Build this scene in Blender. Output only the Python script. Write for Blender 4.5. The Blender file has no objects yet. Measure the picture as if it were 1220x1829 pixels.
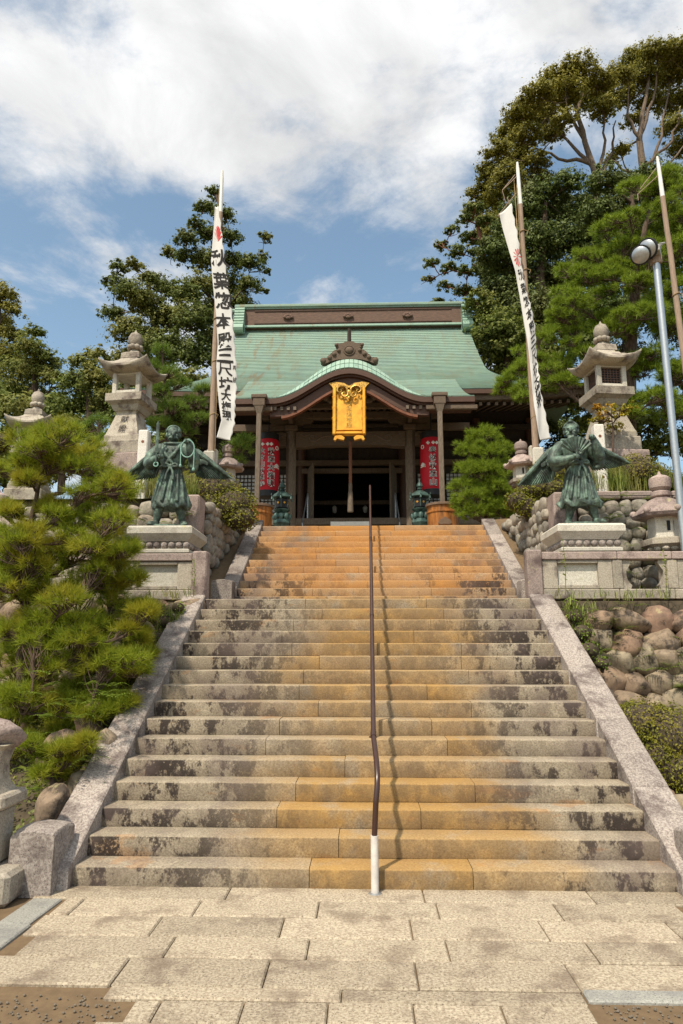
import bpy, bmesh, math, random
import numpy as np
from mathutils import Vector, Matrix, noise

random.seed(7)
RNG = np.random.default_rng(7)
SC = bpy.context.scene
COL = SC.collection
R = math.radians
PI = math.pi

# ------------------------------------------------------------------ camera
PITCH, YAW, FOC, EYE = R(11.34), R(1.78), 1219.3, 1.731
cam_data = bpy.data.cameras.new('camera')
cam_data.sensor_fit = 'VERTICAL'
cam_data.sensor_height = 36.0
cam_data.lens = 24.0
cam_data.clip_start = 0.05
cam_data.clip_end = 2000
cam = bpy.data.objects.new('camera', cam_data)
cam.location = (0, 0, EYE)
cam.rotation_euler = (PI / 2 + PITCH, 0, YAW)
COL.objects.link(cam)
SC.camera = cam

# ------------------------------------------------------------------ sky and sun
SUN_EL, SUN_AZ = R(56), R(28)          # the sun stands behind the viewer, to the left
to_sun = Vector((-math.sin(SUN_AZ) * math.cos(SUN_EL), -math.cos(SUN_AZ) * math.cos(SUN_EL), math.sin(SUN_EL)))
world = bpy.data.worlds.new('World')
SC.world = world
world.use_nodes = True
wn, wl = world.node_tree.nodes, world.node_tree.links
wn.clear()
w_out = wn.new('ShaderNodeOutputWorld')
w_bg = wn.new('ShaderNodeBackground')
w_sky = wn.new('ShaderNodeTexSky')
w_sky.sky_type = 'NISHITA'
w_sky.sun_disc = False
w_sky.sun_elevation = SUN_EL
w_sky.sun_rotation = math.atan2(to_sun.x, to_sun.y)
w_sky.air_density = 1.0
w_sky.dust_density = 3.0
w_sky.ozone_density = 1.5
w_bg.inputs['Strength'].default_value = 0.15
tc = wn.new('ShaderNodeTexCoord')
sep = wn.new('ShaderNodeSeparateXYZ')
wl.new(tc.outputs['Generated'], sep.inputs[0])
def wmath(op, a, b=None, c=None):
    n = wn.new('ShaderNodeMath'); n.operation = op
    for i, v in enumerate((a, b, c)):
        if v is None: continue
        if isinstance(v, (int, float)): n.inputs[i].default_value = v
        else: wl.new(v, n.inputs[i])
    return n.outputs[0]
zc = wmath('MAXIMUM', sep.outputs['Z'], 0.02)
zz = wmath('ADD', zc, 0.22)
comb = wn.new('ShaderNodeCombineXYZ')
wl.new(wmath('DIVIDE', sep.outputs['X'], zz), comb.inputs[0])
wl.new(wmath('DIVIDE', sep.outputs['Y'], zz), comb.inputs[1])
comb.inputs[2].default_value = 3.7
def wnoise(scale, detail, rough, dist=0.0):
    n = wn.new('ShaderNodeTexNoise')
    n.inputs['Scale'].default_value = scale
    n.inputs['Detail'].default_value = detail
    n.inputs['Roughness'].default_value = rough
    n.inputs['Distortion'].default_value = dist
    wl.new(comb.outputs[0], n.inputs['Vector'])
    return n.outputs['Fac']
big = wnoise(1.9, 12.0, 0.60, 0.35)
fine = wnoise(6.5, 10.0, 0.66, 0.3)
puff = wnoise(4.2, 9.0, 0.6, 0.4)
# thicker cover high up, broken patches lower down
hi = wn.new('ShaderNodeMapRange'); hi.interpolation_type = 'SMOOTHSTEP'
hi.inputs['From Min'].default_value = 0.53; hi.inputs['From Max'].default_value = 0.64
hi.inputs['To Min'].default_value = -0.035; hi.inputs['To Max'].default_value = 0.115
wl.new(sep.outputs['Z'], hi.inputs['Value'])
dens = wmath('ADD', wmath('ADD', wmath('MULTIPLY', big, 0.70), wmath('MULTIPLY', fine, 0.30)), hi.outputs[0])
cov = wn.new('ShaderNodeMapRange'); cov.interpolation_type = 'SMOOTHSTEP'
cov.inputs['From Min'].default_value = 0.46; cov.inputs['From Max'].default_value = 0.63
wl.new(dens, cov.inputs['Value'])
shade = wn.new('ShaderNodeMapRange')
shade.inputs['From Min'].default_value = 0.36; shade.inputs['From Max'].default_value = 0.62
shade.inputs['To Min'].default_value = 0.80; shade.inputs['To Max'].default_value = 1.10
wl.new(puff, shade.inputs['Value'])
ccol = wn.new('ShaderNodeMix'); ccol.data_type = 'RGBA'; ccol.blend_type = 'MULTIPLY'
ccol.inputs[0].default_value = 1.0
CLOUD = 5.0
ccol.inputs[6].default_value = (CLOUD, CLOUD * 0.995, CLOUD * 0.985, 1)
wl.new(shade.outputs[0], ccol.inputs[7])
skyt = wn.new('ShaderNodeMix'); skyt.data_type = 'RGBA'; skyt.blend_type = 'MULTIPLY'
skyt.inputs[0].default_value = 1.0
wl.new(w_sky.outputs[0], skyt.inputs[6])
skyt.inputs[7].default_value = (1.12, 1.17, 1.03, 1)
wmix = wn.new('ShaderNodeMix'); wmix.data_type = 'RGBA'
wl.new(wmath('MULTIPLY', cov.outputs[0], 0.94), wmix.inputs[0])
wl.new(skyt.outputs[2], wmix.inputs[6])
wl.new(ccol.outputs[2], wmix.inputs[7])
wl.new(wmix.outputs[2], w_bg.inputs['Color'])
wl.new(w_bg.outputs[0], w_out.inputs['Surface'])

sun_data = bpy.data.lights.new('sun', 'SUN')
sun_data.energy = 4.0
sun_data.angle = R(1.6)
sun_data.color = (1.0, 0.90, 0.73)
sun = bpy.data.objects.new('sun', sun_data)
sun.rotation_euler = to_sun.to_track_quat('Z', 'Y').to_euler()
sun.location = (-20, -40, 60)
COL.objects.link(sun)

SC.view_settings.view_transform = 'Standard'
SC.view_settings.look = 'None'
SC.view_settings.gamma = 1.0
SC.view_settings.use_curve_mapping = False
SC.view_settings.exposure = 0.38
SC.cycles.use_denoising = True
SC.cycles.max_bounces = 6
SC.cycles.transparent_max_bounces = 8
SC.cycles.caustics_reflective = False
SC.cycles.caustics_refractive = False

# ------------------------------------------------------------------ picture point -> place
_F = Vector((-math.sin(YAW) * math.cos(PITCH), math.cos(YAW) * math.cos(PITCH), math.sin(PITCH)))
_R = Vector((math.cos(YAW), math.sin(YAW), 0))
_U = _R.cross(_F)
def ray(px, py):
    return _F + _R * ((px - 610) / FOC) + _U * ((914.5 - py) / FOC)
def at(px, py, Y):
    d = ray(px, py)
    return Vector((0, 0, EYE)) + d * (Y / d.y)
def atz(px, py, Z):
    d = ray(px, py)
    return Vector((0, 0, EYE)) + d * ((Z - EYE) / d.z)
def mpp(Y):                      # metres for one photograph pixel at that distance
    return Y * 1.03 / FOC

# ------------------------------------------------------------------ objects
def tag(o, label=None, cat=None, group=None, kind=None):
    if label: o['label'] = label
    if cat: o['category'] = cat
    if group: o['group'] = group
    if kind: o['kind'] = kind
    return o
def empty(name, loc=(0, 0, 0), rz=0.0):
    o = bpy.data.objects.new(name, None)
    o.empty_display_size = 0.2
    o.location = loc
    o.rotation_euler = (0, 0, rz)
    COL.objects.link(o)
    return o
def link(name, me, parent=None, loc=(0, 0, 0), rot=(0, 0, 0), scale=(1, 1, 1)):
    o = bpy.data.objects.new(name, me)
    o.location = loc
    o.rotation_euler = rot
    o.scale = scale
    if parent is not None: o.parent = parent
    COL.objects.link(o)
    return o
def copy_tree(o, parent=None):
    c = o.copy(); COL.objects.link(c); c.parent = parent
    for ch in o.children:
        copy_tree(ch, c)
    return c

class MB:
    """collects verts and faces, then links them as one mesh object"""
    def __init__(self): self.v = []; self.f = []
    def add(self, vs, fs, M=None):
        b = len(self.v)
        self.v += [tuple(M @ Vector(p)) for p in vs] if M is not None else [tuple(p) for p in vs]
        self.f += [tuple(i + b for i in f) for f in fs]
        return self
    def box(self, c, s, M=None, bev=0.0):
        x, y, z = s[0] / 2, s[1] / 2, s[2] / 2
        if bev <= 0:
            vs = [(c[0] + i * x, c[1] + j * y, c[2] + k * z) for k in (-1, 1) for j in (-1, 1) for i in (-1, 1)]
            fs = [(0, 2, 3, 1), (4, 5, 7, 6), (0, 1, 5, 4), (2, 6, 7, 3), (0, 4, 6, 2), (1, 3, 7, 5)]
            return self.add(vs, fs, M)
        b = min(bev, x * .45, y * .45, z * .45)
        vs, idx = [], {}
        for k in (-1, 1):
            for j in (-1, 1):
                for i in (-1, 1):
                    for a in range(3):
                        p = [i * (x - b), j * (y - b), k * (z - b)]
                        p[a] += (i, j, k)[a] * b
                        idx[(i, j, k, a)] = len(vs)
                        vs.append((c[0] + p[0], c[1] + p[1], c[2] + p[2]))
        fs = []
        for a in range(3):
            o1, o2 = [q for q in range(3) if q != a]
            for s_ in (-1, 1):
                q = []
                for u, w in ((-1, -1), (1, -1), (1, 1), (-1, 1)):
                    t = [0, 0, 0]; t[a] = s_; t[o1] = u; t[o2] = w
                    q.append(idx[(t[0], t[1], t[2], a)])
                fs.append(tuple(q))
        for a in range(3):            # edges
            o1, o2 = [q for q in range(3) if q != a]
            for u in (-1, 1):
                for w in (-1, 1):
                    t0 = [0, 0, 0]; t1 = [0, 0, 0]
                    t0[a] = -1; t1[a] = 1
                    for t in (t0, t1): t[o1] = u; t[o2] = w
                    fs.append((idx[(*t0, o1)], idx[(*t1, o1)], idx[(*t1, o2)], idx[(*t0, o2)]))
        for k in (-1, 1):
            for j in (-1, 1):
                for i in (-1, 1):
                    fs.append(tuple(idx[(i, j, k, a)] for a in range(3)))
        return self.add(vs, fs, M)
    def tube(self, pts, rad, n=8, cap=True):
        pts = [Vector(p) for p in pts]
        if isinstance(rad, (int, float)): rad = [rad] * len(pts)
        vs, fs = [], []
        prev = None
        for i, p in enumerate(pts):
            d = (pts[min(i + 1, len(pts) - 1)] - pts[max(i - 1, 0)])
            d = d.normalized() if d.length > 1e-9 else Vector((0, 0, 1))
            if prev is None:
                a = d.orthogonal().normalized()
            else:
                a = prev - d * prev.dot(d)
                a = a.normalized() if a.length > 1e-6 else d.orthogonal().normalized()
            prev = a
            b = d.cross(a)
            for k in range(n):
                t = 2 * PI * k / n
                vs.append(p + (a * math.cos(t) + b * math.sin(t)) * rad[i])
        for i in range(len(pts) - 1):
            for k in range(n):
                k2 = (k + 1) % n
                fs.append((i * n + k, i * n + k2, (i + 1) * n + k2, (i + 1) * n + k))
        if cap:
            fs.append(tuple(reversed(range(n))))
            fs.append(tuple(range((len(pts) - 1) * n, len(pts) * n)))
        return self.add(vs, fs)
    def lathe(self, prof, n=16, c=(0, 0, 0), rot=0.0, M=None, lobes=None):
        """prof: (radius, z). n = 4 or 6 gives square or six-sided stonework (radius to the flat)."""
        vs, fs = [], []
        k_ = 1 / math.cos(PI / n) if n <= 8 else 1.0
        for r, z in prof:
            for k in range(n):
                t = 2 * PI * (k + .5) / n + rot
                rr = r * k_
                vs.append((c[0] + rr * math.cos(t), c[1] + rr * math.sin(t), c[2] + z))
        for i in range(len(prof) - 1):
            for k in range(n):
                k2 = (k + 1) % n
                fs.append((i * n + k, i * n + k2, (i + 1) * n + k2, (i + 1) * n + k))
        fs.append(tuple(reversed(range(n))))
        fs.append(tuple(range((len(prof) - 1) * n, len(prof) * n)))
        return self.add(vs, fs, M)
    def prism(self, poly, y0, y1, M=None):
        """poly: (x, z) outline in the frontal plane, pushed from y0 to y1"""
        n = len(poly)
        vs = [(p[0], y0, p[1]) for p in poly] + [(p[0], y1, p[1]) for p in poly]
        fs = [tuple(range(n)), tuple(reversed(range(n, 2 * n)))]
        fs += [(i, i + n, (i + 1) % n + n, (i + 1) % n) for i in range(n)]
        return self.add(vs, fs, M)
    def sheet(self, fn, nu, nv, closed=False):
        vs = [fn(i / nu, j / nv) for j in range(nv + 1) for i in range(nu + 1)]
        w = nu + 1
        fs = [(j * w + i, j * w + i + 1, (j + 1) * w + i + 1, (j + 1) * w + i) for j in range(nv) for i in range(nu)]
        return self.add(vs, fs)
    def strip(self, lo, hi_):
        n = len(lo)
        return self.add(list(lo) + list(hi_), [(i, i + 1, n + i + 1, n + i) for i in range(n - 1)])
    def ball(self, c, r, nu=14, nv=9, M=None):
        if isinstance(r, (int, float)): r = (r, r, r)
        vs = [(c[0], c[1], c[2] - r[2])]
        for j in range(1, nv):
            t = -PI / 2 + PI * j / nv
            for i in range(nu):
                a = 2 * PI * i / nu
                vs.append((c[0] + r[0] * math.cos(t) * math.cos(a), c[1] + r[1] * math.cos(t) * math.sin(a), c[2] + r[2] * math.sin(t)))
        vs.append((c[0], c[1], c[2] + r[2]))
        fs = [(0, 1 + (i + 1) % nu, 1 + i) for i in range(nu)]
        for j in range(nv - 2):
            for i in range(nu):
                a, b = 1 + j * nu + i, 1 + j * nu + (i + 1) % nu
                fs.append((a, b, b + nu, a + nu))
        e = len(vs) - 1
        fs += [(e, 1 + (nv - 2) * nu + i, 1 + (nv - 2) * nu + (i + 1) % nu) for i in range(nu)]
        return self.add(vs, fs, M)
    def mesh(self, name, mat, sharp=35, flat=False):
        me = bpy.data.meshes.new(name)
        me.from_pydata(self.v, [], self.f)
        bm = bmesh.new(); bm.from_mesh(me)
        bmesh.ops.recalc_face_normals(bm, faces=bm.faces)
        bm.to_mesh(me); bm.free()
        if not flat:
            me.shade_smooth()
            me.set_sharp_from_angle(angle=R(sharp))
        if mat is not None: me.materials.append(M_[mat] if isinstance(mat, str) else mat)
        return me
    def build(self, name, mat, parent=None, loc=(0, 0, 0), rot=(0, 0, 0), sharp=35, flat=False):
        return link(name, self.mesh(name, mat, sharp, flat), parent, loc, rot)

def np_mesh(name, verts, nper, mat):
    """verts (N*nper, 3): N separate little faces of nper corners"""
    n = len(verts) // nper
    me = bpy.data.meshes.new(name)
    me.vertices.add(len(verts)); me.vertices.foreach_set('co', np.asarray(verts, np.float32).ravel())
    me.loops.add(n * nper); me.loops.foreach_set('vertex_index', np.arange(n * nper, dtype=np.int32))
    me.polygons.add(n)
    me.polygons.foreach_set('loop_start', np.arange(0, n * nper, nper, dtype=np.int32))
    me.update(calc_edges=True)
    me.materials.append(M_[mat])
    return me

# ------------------------------------------------------------------ materials
M_ = {}
class NT:
    def __init__(self, name):
        self.m = bpy.data.materials.new(name); self.m.use_nodes = True
        self.n, self.l = self.m.node_tree.nodes, self.m.node_tree.links
        self.bsdf = self.n['Principled BSDF']
        self.geo = self.n.new('ShaderNodeNewGeometry')
        self.oi = self.n.new('ShaderNodeObjectInfo')
        self.tc = self.n.new('ShaderNodeTexCoord')
        M_[name] = self.m
    def put(self, sock, v):
        if isinstance(v, (int, float)): sock.default_value = v
        elif isinstance(v, tuple): sock.default_value = v if len(v) == 4 or sock.type == 'VECTOR' else (*v, 1)
        else: self.l.new(v, sock)
    def math(self, op, a, b=0.0, c=None, clamp=False):
        n = self.n.new('ShaderNodeMath'); n.operation = op; n.use_clamp = clamp
        self.put(n.inputs[0], a); self.put(n.inputs[1], b)
        if c is not None: self.put(n.inputs[2], c)
        return n.outputs[0]
    def noise(self, scale, detail=5, rough=.55, vec=None, dist=0.0, stretch=None):
        n = self.n.new('ShaderNodeTexNoise')
        n.inputs['Scale'].default_value = scale; n.inputs['Detail'].default_value = detail
        n.inputs['Roughness'].default_value = rough; n.inputs['Distortion'].default_value = dist
        v = vec if vec is not None else self.geo.outputs['Position']
        if stretch:
            mp = self.n.new('ShaderNodeMapping'); mp.inputs['Scale'].default_value = stretch
            self.l.new(v, mp.inputs[0]); v = mp.outputs[0]
        self.l.new(v, n.inputs['Vector'])
        return n.outputs['Fac']
    def voro(self, scale, feature='F1', vec=None):
        n = self.n.new('ShaderNodeTexVoronoi'); n.feature = feature
        n.inputs['Scale'].default_value = scale
        self.l.new(vec if vec is not None else self.geo.outputs['Position'], n.inputs['Vector'])
        return n.outputs['Distance']
    def ramp(self, fac, stops):
        n = self.n.new('ShaderNodeValToRGB')
        while len(n.color_ramp.elements) < len(stops): n.color_ramp.elements.new(.5)
        for e, (p, c) in zip(n.color_ramp.elements, stops):
            e.position = p; e.color = (*c, 1) if len(c) == 3 else c
        self.l.new(fac, n.inputs[0])
        return n.outputs[0]
    def rng(self, v, a, b, c=0.0, d=1.0, smooth=True):
        n = self.n.new('ShaderNodeMapRange')
        if smooth: n.interpolation_type = 'SMOOTHSTEP'
        self.put(n.inputs['Value'], v)
        n.inputs['From Min'].default_value = a; n.inputs['From Max'].default_value = b
        n.inputs['To Min'].default_value = c; n.inputs['To Max'].default_value = d
        return n.outputs[0]
    def mix(self, fac, a, b, mode='MIX'):
        n = self.n.new('ShaderNodeMix'); n.data_type = 'RGBA'; n.blend_type = mode
        self.put(n.inputs[0], fac); self.put(n.inputs[6], a); self.put(n.inputs[7], b)
        return n.outputs[2]
    def xyz(self, v=None):
        n = self.n.new('ShaderNodeSeparateXYZ'); self.l.new(v if v is not None else self.geo.outputs['Position'], n.inputs[0])
        return n.outputs
    def bump(self, h, strength=.3, dist=.01):
        n = self.n.new('ShaderNodeBump'); n.inputs['Strength'].default_value = strength; n.inputs['Distance'].default_value = dist
        self.put(n.inputs['Height'], h)
        self.l.new(n.outputs[0], self.bsdf.inputs['Normal'])
    def out(self, col, rough=.8, metal=0.0, spec=.3):
        self.put(self.bsdf.inputs['Base Color'], col)
        self.put(self.bsdf.inputs['Roughness'], rough)
        self.put(self.bsdf.inputs['Metallic'], metal)
        self.put(self.bsdf.inputs['Specular IOR Level'], spec)
        return self.m

def granite(name, base, light, dark, stain=.5, dark_amt=.5, tint=(1, 1, 1), lichen=None, fine=90, bump=.35):
    t = NT(name)
    g = t.noise(fine, 4, .7)
    col = t.mix(t.rng(g, .35, .65), base, light)
    col = t.mix(t.rng(t.noise(fine * 1.6, 2, .6), .60, .70), col, tuple(c * .35 for c in base))
    patch = t.noise(3.2, 7, .65)
    col = t.mix(t.math('MULTIPLY', t.rng(patch, .47, .68), stain), col, dark)
    rnd = t.math('MULTIPLY_ADD', t.oi.outputs['Random'], .36, .80)
    v = t.n.new('ShaderNodeHueSaturation'); t.l.new(rnd, v.inputs['Value']); t.l.new(col, v.inputs['Color'])
    col = v.outputs[0]
    if lichen:
        col = t.mix(t.math('MULTIPLY', t.rng(t.noise(7, 6, .7), .60, .68), .7), col, lichen)
    h = t.math('ADD', t.math('MULTIPLY', g, .5), t.noise(14, 6, .65))
    t.bump(h, bump, .012)
    t.out(col, .88, 0, .2)
    return t

# weathered step granite: grey tan, rust bleeding down the middle, black lichen at the sides
def step_stone(name):
    t = NT(name)
    P = t.xyz()
    g = t.noise(70, 4, .75)
    col = t.mix(t.rng(g, .32, .66), (.20, .165, .12), (.43, .365, .275))
    warp = t.noise(1.1, 4, .6)
    ax = t.math('ABSOLUTE', t.math('ADD', t.math('SUBTRACT', P[0], .3), t.math('MULTIPLY', t.math('SUBTRACT', warp, .5), 1.8)))
    upper = t.rng(P[1], 10.4, 11.6)                       # the upper flight is rust red over its whole width
    wid = t.math('MULTIPLY_ADD', upper, 1.6, 1.0)
    band = t.rng(t.math('DIVIDE', ax, wid), .55, 1.5, 1, 0)
    blot = t.rng(t.noise(2.3, 6, .62), .22, .50)
    block = t.math('MULTIPLY_ADD', t.oi.outputs['Random'], .5, .58, clamp=True)
    orange = t.math('MULTIPLY', t.math('MULTIPLY', band, blot), block, clamp=True)
    ocol = t.mix(upper, (.42, .25, .075), (.50, .225, .05))
    ocol = t.mix(t.rng(g, .3, .7), t.mix(.5, ocol, (.2, .09, .02)), ocol)
    col = t.mix(t.math('MULTIPLY', orange, .92), col, ocol)
    # rust specks
    col = t.mix(t.math('MULTIPLY', t.rng(t.noise(1.7, 5, .6, stretch=(1, 1, 3)), .60, .66), .35), col, (.42, .19, .05))
    # black lichen on the faces, mostly away from the worn middle
    side = t.rng(t.math('ABSOLUTE', t.math('SUBTRACT', P[0], .15)), .4, 1.9, .22, 1)
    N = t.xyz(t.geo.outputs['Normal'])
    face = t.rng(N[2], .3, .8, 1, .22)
    dk = t.rng(t.noise(2.6, 10, .74, stretch=(1.25, .6, .75)), .49, .545)
    dk2 = t.rng(t.noise(26, 4, .7), .30, .46)
    lowr = t.rng(P[1], 11.2, 12.6, 1, .25)
    d = t.math('MULTIPLY', t.math('MULTIPLY', dk, dk2), t.math('MULTIPLY', side, face))
    d = t.math('MULTIPLY', d, lowr, clamp=True)
    face_tint = t.math('MULTIPLY', t.math('MULTIPLY', face, t.rng(t.noise(5, 6, .65), .25, .6)), t.math('MULTIPLY_ADD', upper, -.42, .5))  # patchy brown tint, strongest on upright faces, weak on treads and upper flight
    col = t.mix(face_tint, col, (.115, .088, .062))
    col = t.mix(t.math('MULTIPLY', d, .95), col, (.030, .022, .020))
    mauve = t.rng(t.noise(1.4, 5, .6), .45, .62)
    col = t.mix(t.math('MULTIPLY', t.math('MULTIPLY', mauve, side), .5), col, (.13, .097, .09))
    h = t.math('ADD', t.math('MULTIPLY', g, .6), t.noise(12, 6, .65))
    t.bump(h, .45, .012)
    t.out(col, .9, 0, .2)

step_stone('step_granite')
granite('kerb_granite', (.20, .165, .15), (.38, .335, .30), (.075, .055, .052), .85, fine=55)
granite('pave_stone', (.25, .20, .145), (.46, .395, .30), (.16, .12, .09), .7, fine=62, lichen=(.46, .40, .29))
granite('pave_blue', (.25, .245, .225), (.37, .36, .325), (.16, .16, .16), .5, fine=75)
granite('pale_granite', (.43, .40, .34), (.60, .57, .50), (.22, .18, .15), .45, fine=70, lichen=(.40, .37, .18))
granite('old_granite', (.28, .245, .20), (.42, .375, .31), (.10, .075, .066), .95, fine=60, lichen=(.42, .38, .20))
granite('mauve_granite', (.26, .20, .18), (.40, .32, .29), (.09, .06, .06), .8, fine=60, lichen=(.38, .35, .2))
granite('white_post', (.55, .52, .47), (.66, .63, .58), (.35, .30, .24), .35, fine=60)

def cobble(name, stops, dirt):
    t = NT(name)
    col = t.ramp(t.oi.outputs['Random'], stops)
    n = t.noise(9, 7, .68)
    col = t.mix(t.rng(n, .3, .7), t.mix(.55, col, (.05, .04, .035)), col)
    col = t.mix(t.math('MULTIPLY', t.rng(t.noise(4.3, 7, .7), .50, .62), dirt), col, (.035, .028, .024))
    col = t.mix(t.math('MULTIPLY', t.rng(t.noise(5.7, 6, .7), .58, .66), .6), col, (.34, .31, .16))
    t.bump(t.math('ADD', t.noise(30, 5, .7), n), .4, .015)
    t.out(col, .85, 0, .25)
cobble('cobble', [(0, (.36, .32, .26)), (.35, (.30, .28, .24)), (.6, (.42, .37, .30)), (.85, (.25, .24, .21)), (1, (.38, .30, .24))], .35)
cobble('boulder', [(0, (.27, .17, .115)), (.3, (.32, .265, .185)), (.55, (.25, .155, .11)), (.8, (.36, .30, .21)), (1, (.22, .165, .12))], .8)

def simple(name, col, rough=.8, var=.3, scale=8, bump=.15, metal=0.0, stretch=None, dark=.5, spec=.3):
    t = NT(name)
    n = t.noise(scale, 6, .62, stretch=stretch)
    c = t.mix(t.rng(n, .3, .7), tuple(x * dark for x in col), col)
    c = t.mix(var, col, c)
    t.bump(n, bump, .01)
    t.out(c, rough, metal, spec)
    return t
simple('soil', (.20, .13, .07), .95, .7, 6, .5)
simple('wall_earth', (.085, .065, .042), .95, .8, 9, .6)
simple('sand', (.17, .115, .065), .95, .5, 12, .4)
simple('ground', (.24, .175, .105), .95, .6, 3, .3)
simple('grass_ground', (.075, .085, .028), .95, .8, 2, .4)
simple('old_wood', (.20, .155, .115), .8, .85, 14, .35, stretch=(6, 6, .7), dark=.40)
simple('beam_wood', (.16, .115, .082), .8, .85, 14, .35, stretch=(.7, 6, 6), dark=.42)
simple('brown_wood', (.095, .048, .032), .55, .7, 12, .2, stretch=(1, 4, 6))
simple('red_wood', (.20, .075, .04), .6, .7, 12, .2)
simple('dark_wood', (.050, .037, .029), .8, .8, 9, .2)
simple('ridge_wood', (.165, .10, .075), .75, .8, 9, .2, stretch=(.6, 4, 4))
simple('pole_wood', (.37, .27, .20), .85, .85, 9, .25, stretch=(12, 12, .8), dark=.55)
simple('pole_white', (.74, .73, .70), .4, .2, 20, .05)
simple('gravel_stone', (.19, .16, .125), .9, .8, 40, .2)
simple('paper', (.62, .63, .64), .8, .2, 8, .05)
simple('red_lantern', (.50, .010, .022), .55, .35, 5, .05, dark=.75)
simple('lantern_black', (.018, .018, .020), .5, .2, 9, .05)
simple('white_paint', (.78, .76, .72), .6, .2, 15, .05)
simple('ink', (.018, .016, .016), .8, .1, 15, 0)
simple('crest_red', (.55, .05, .05), .8, .2, 15, 0)
simple('steel', (.45, .47, .49), .38, .5, 30, .08, metal=.75, dark=.75)
simple('lamp_grey', (.40, .39, .37), .45, .3, 12, .05)
simple('handrail_brown', (.050, .022, .017), .28, .5, 8, .03, spec=.5)
simple('handrail_white', (.66, .62, .58), .5, .4, 14, .05)
simple('hemp', (.36, .25, .13), .9, .5, 60, .4)
simple('rope_red', (.26, .12, .075), .9, .6, 60, .4)
simple('bark', (.125, .085, .062), .95, .9, 10, .9, stretch=(2, 2, .6), dark=.35)
simple('bark_pale', (.21, .155, .115), .95, .9, 8, .7, stretch=(2, 2, .6), dark=.4)
simple('tub_wood', (.40, .15, .035), .6, .95, 3, .2, stretch=(5, 5, .8), dark=.35)
simple('tub_rim', (.17, .11, .075), .8, .6, 8, .2)

t = NT('gold')
n = t.noise(6, 5, .6)
t.bump(t.noise(40, 4, .6), .12, .005)
t.out(t.mix(t.rng(n, .3, .7), (.50, .22, .012), (.68, .33, .02)), .38, .35, .5)
t = NT('gold_dark')
t.out(t.mix(t.rng(t.noise(25, 4, .6), .35, .6), (.16, .08, .015), (.50, .29, .05)), .42, .5, .5)

# verdigris copper sheet
t = NT('copper_roof')
P = t.xyz()
fineband = t.noise(5, 5, .7, stretch=(.35, 3.0, 9.0))
col = t.ramp(fineband, [(.25, (.135, .20, .165)), (.48, (.195, .285, .23)), (.62, (.255, .36, .29)), (.8, (.20, .275, .245))])
v = t.noise(1.2, 5, .6)
col = t.mix(t.math('MULTIPLY', t.rng(v, .42, .68), .5), col, (.175, .24, .225))
rust = t.math('MULTIPLY', t.rng(t.noise(3.6, 7, .68, stretch=(1, .16, .16)), .50, .64), t.rng(P[0], -1.6, -3.4, .32, 1))
col = t.mix(t.math('MULTIPLY', rust, .72), col, (.215, .165, .095))
col = t.mix(t.math('MULTIPLY', t.rng(t.noise(.9, 7, .7), .48, .66), .6), col, (.20, .235, .165))
t.bump(t.noise(30, 4, .6, stretch=(1, 2, 2)), .15, .01)
t.out(col, .62, .05, .35)
t = NT('copper_tile')
n = t.noise(5, 6, .65)
col = t.mix(t.oi.outputs['Random'], (.23, .36, .29), (.33, .45, .37))
col = t.mix(t.rng(n, .52, .72), col, (.20, .30, .24))
col = t.mix(t.math('MULTIPLY', t.rng(t.noise(3, 5, .7), .60, .68), .7), col, (.23, .13, .06))
t.out(col, .6, .05, .35)
# bronze with green patina
t = NT('bronze')
n = t.noise(7, 7, .68)
col = t.ramp(n, [(.34, (.030, .036, .032)), (.50, (.060, .085, .070)), (.60, (.12, .18, .14)), (.74, (.22, .33, .255))])
N = t.xyz(t.geo.outputs['Normal'])
col = t.mix(t.math('MULTIPLY', t.rng(t.noise(16, 5, .7, stretch=(1, 1, .35)), .52, .68), .65), col, (.16, .25, .195))
t.bump(t.noise(45, 4, .6), .2, .006)
t.out(col, .58, .2, .4)
simple('bronze_lamp', (.085, .150, .135), .5, .9, 7, .1, metal=.3, dark=.22)
simple('verdigris', (.25, .43, .36), .6, .5, 12, .1)
simple('banner_cloth', (.60, .59, .575), .9, .25, 5, .15, dark=.82)

def leafmat(name, dark, light, hue2=None, trans=.25, scale=.8):
    t = NT(name)
    isl = t.geo.outputs['Random Per Island']
    col = t.mix(isl, dark, light)
    if hue2 is not None:
        col = t.mix(t.math('MULTIPLY', t.rng(t.noise(scale, 4, .6), .46, .64), .8), col, hue2)
    t.out(col, .55, 0, .25)
    tr = t.n.new('ShaderNodeBsdfTranslucent'); t.l.new(col, tr.inputs['Color'])
    mx = t.n.new('ShaderNodeMixShader'); mx.inputs[0].default_value = trans
    o = [n for n in t.n if n.type == 'OUTPUT_MATERIAL'][0]
    t.l.new(t.bsdf.outputs[0], mx.inputs[1]); t.l.new(tr.outputs[0], mx.inputs[2]); t.l.new(mx.outputs[0], o.inputs['Surface'])
leafmat('pine_near', (.150, .205, .014), (.360, .410, .034), (.38, .33, .03), .5, 1.5)
leafmat('pine_far', (.125, .195, .016), (.295, .375, .034), (.22, .30, .03), .45)
leafmat('pine_young', (.095, .165, .022), (.225, .310, .048), None, .38)
leafmat('cedar_leaf', (.075, .105, .024), (.205, .235, .056), (.23, .215, .05), .35, .35)
leafmat('dark_leaf', (.055, .085, .020), (.160, .200, .046), (.145, .145, .046), .25, .3)
leafmat('olive_leaf', (.150, .145, .022), (.350, .305, .055), (.21, .205, .042), .35, .25)
leafmat('mid_leaf', (.10, .135, .026), (.24, .27, .06), (.26, .235, .058), .4, .3)
leafmat('azalea_leaf', (.095, .105, .010), (.250, .240, .024), (.21, .165, .024), .3, 1.5)
leafmat('grass_leaf', (.13, .18, .028), (.28, .33, .07), (.31, .28, .10), .35, 2)
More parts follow.
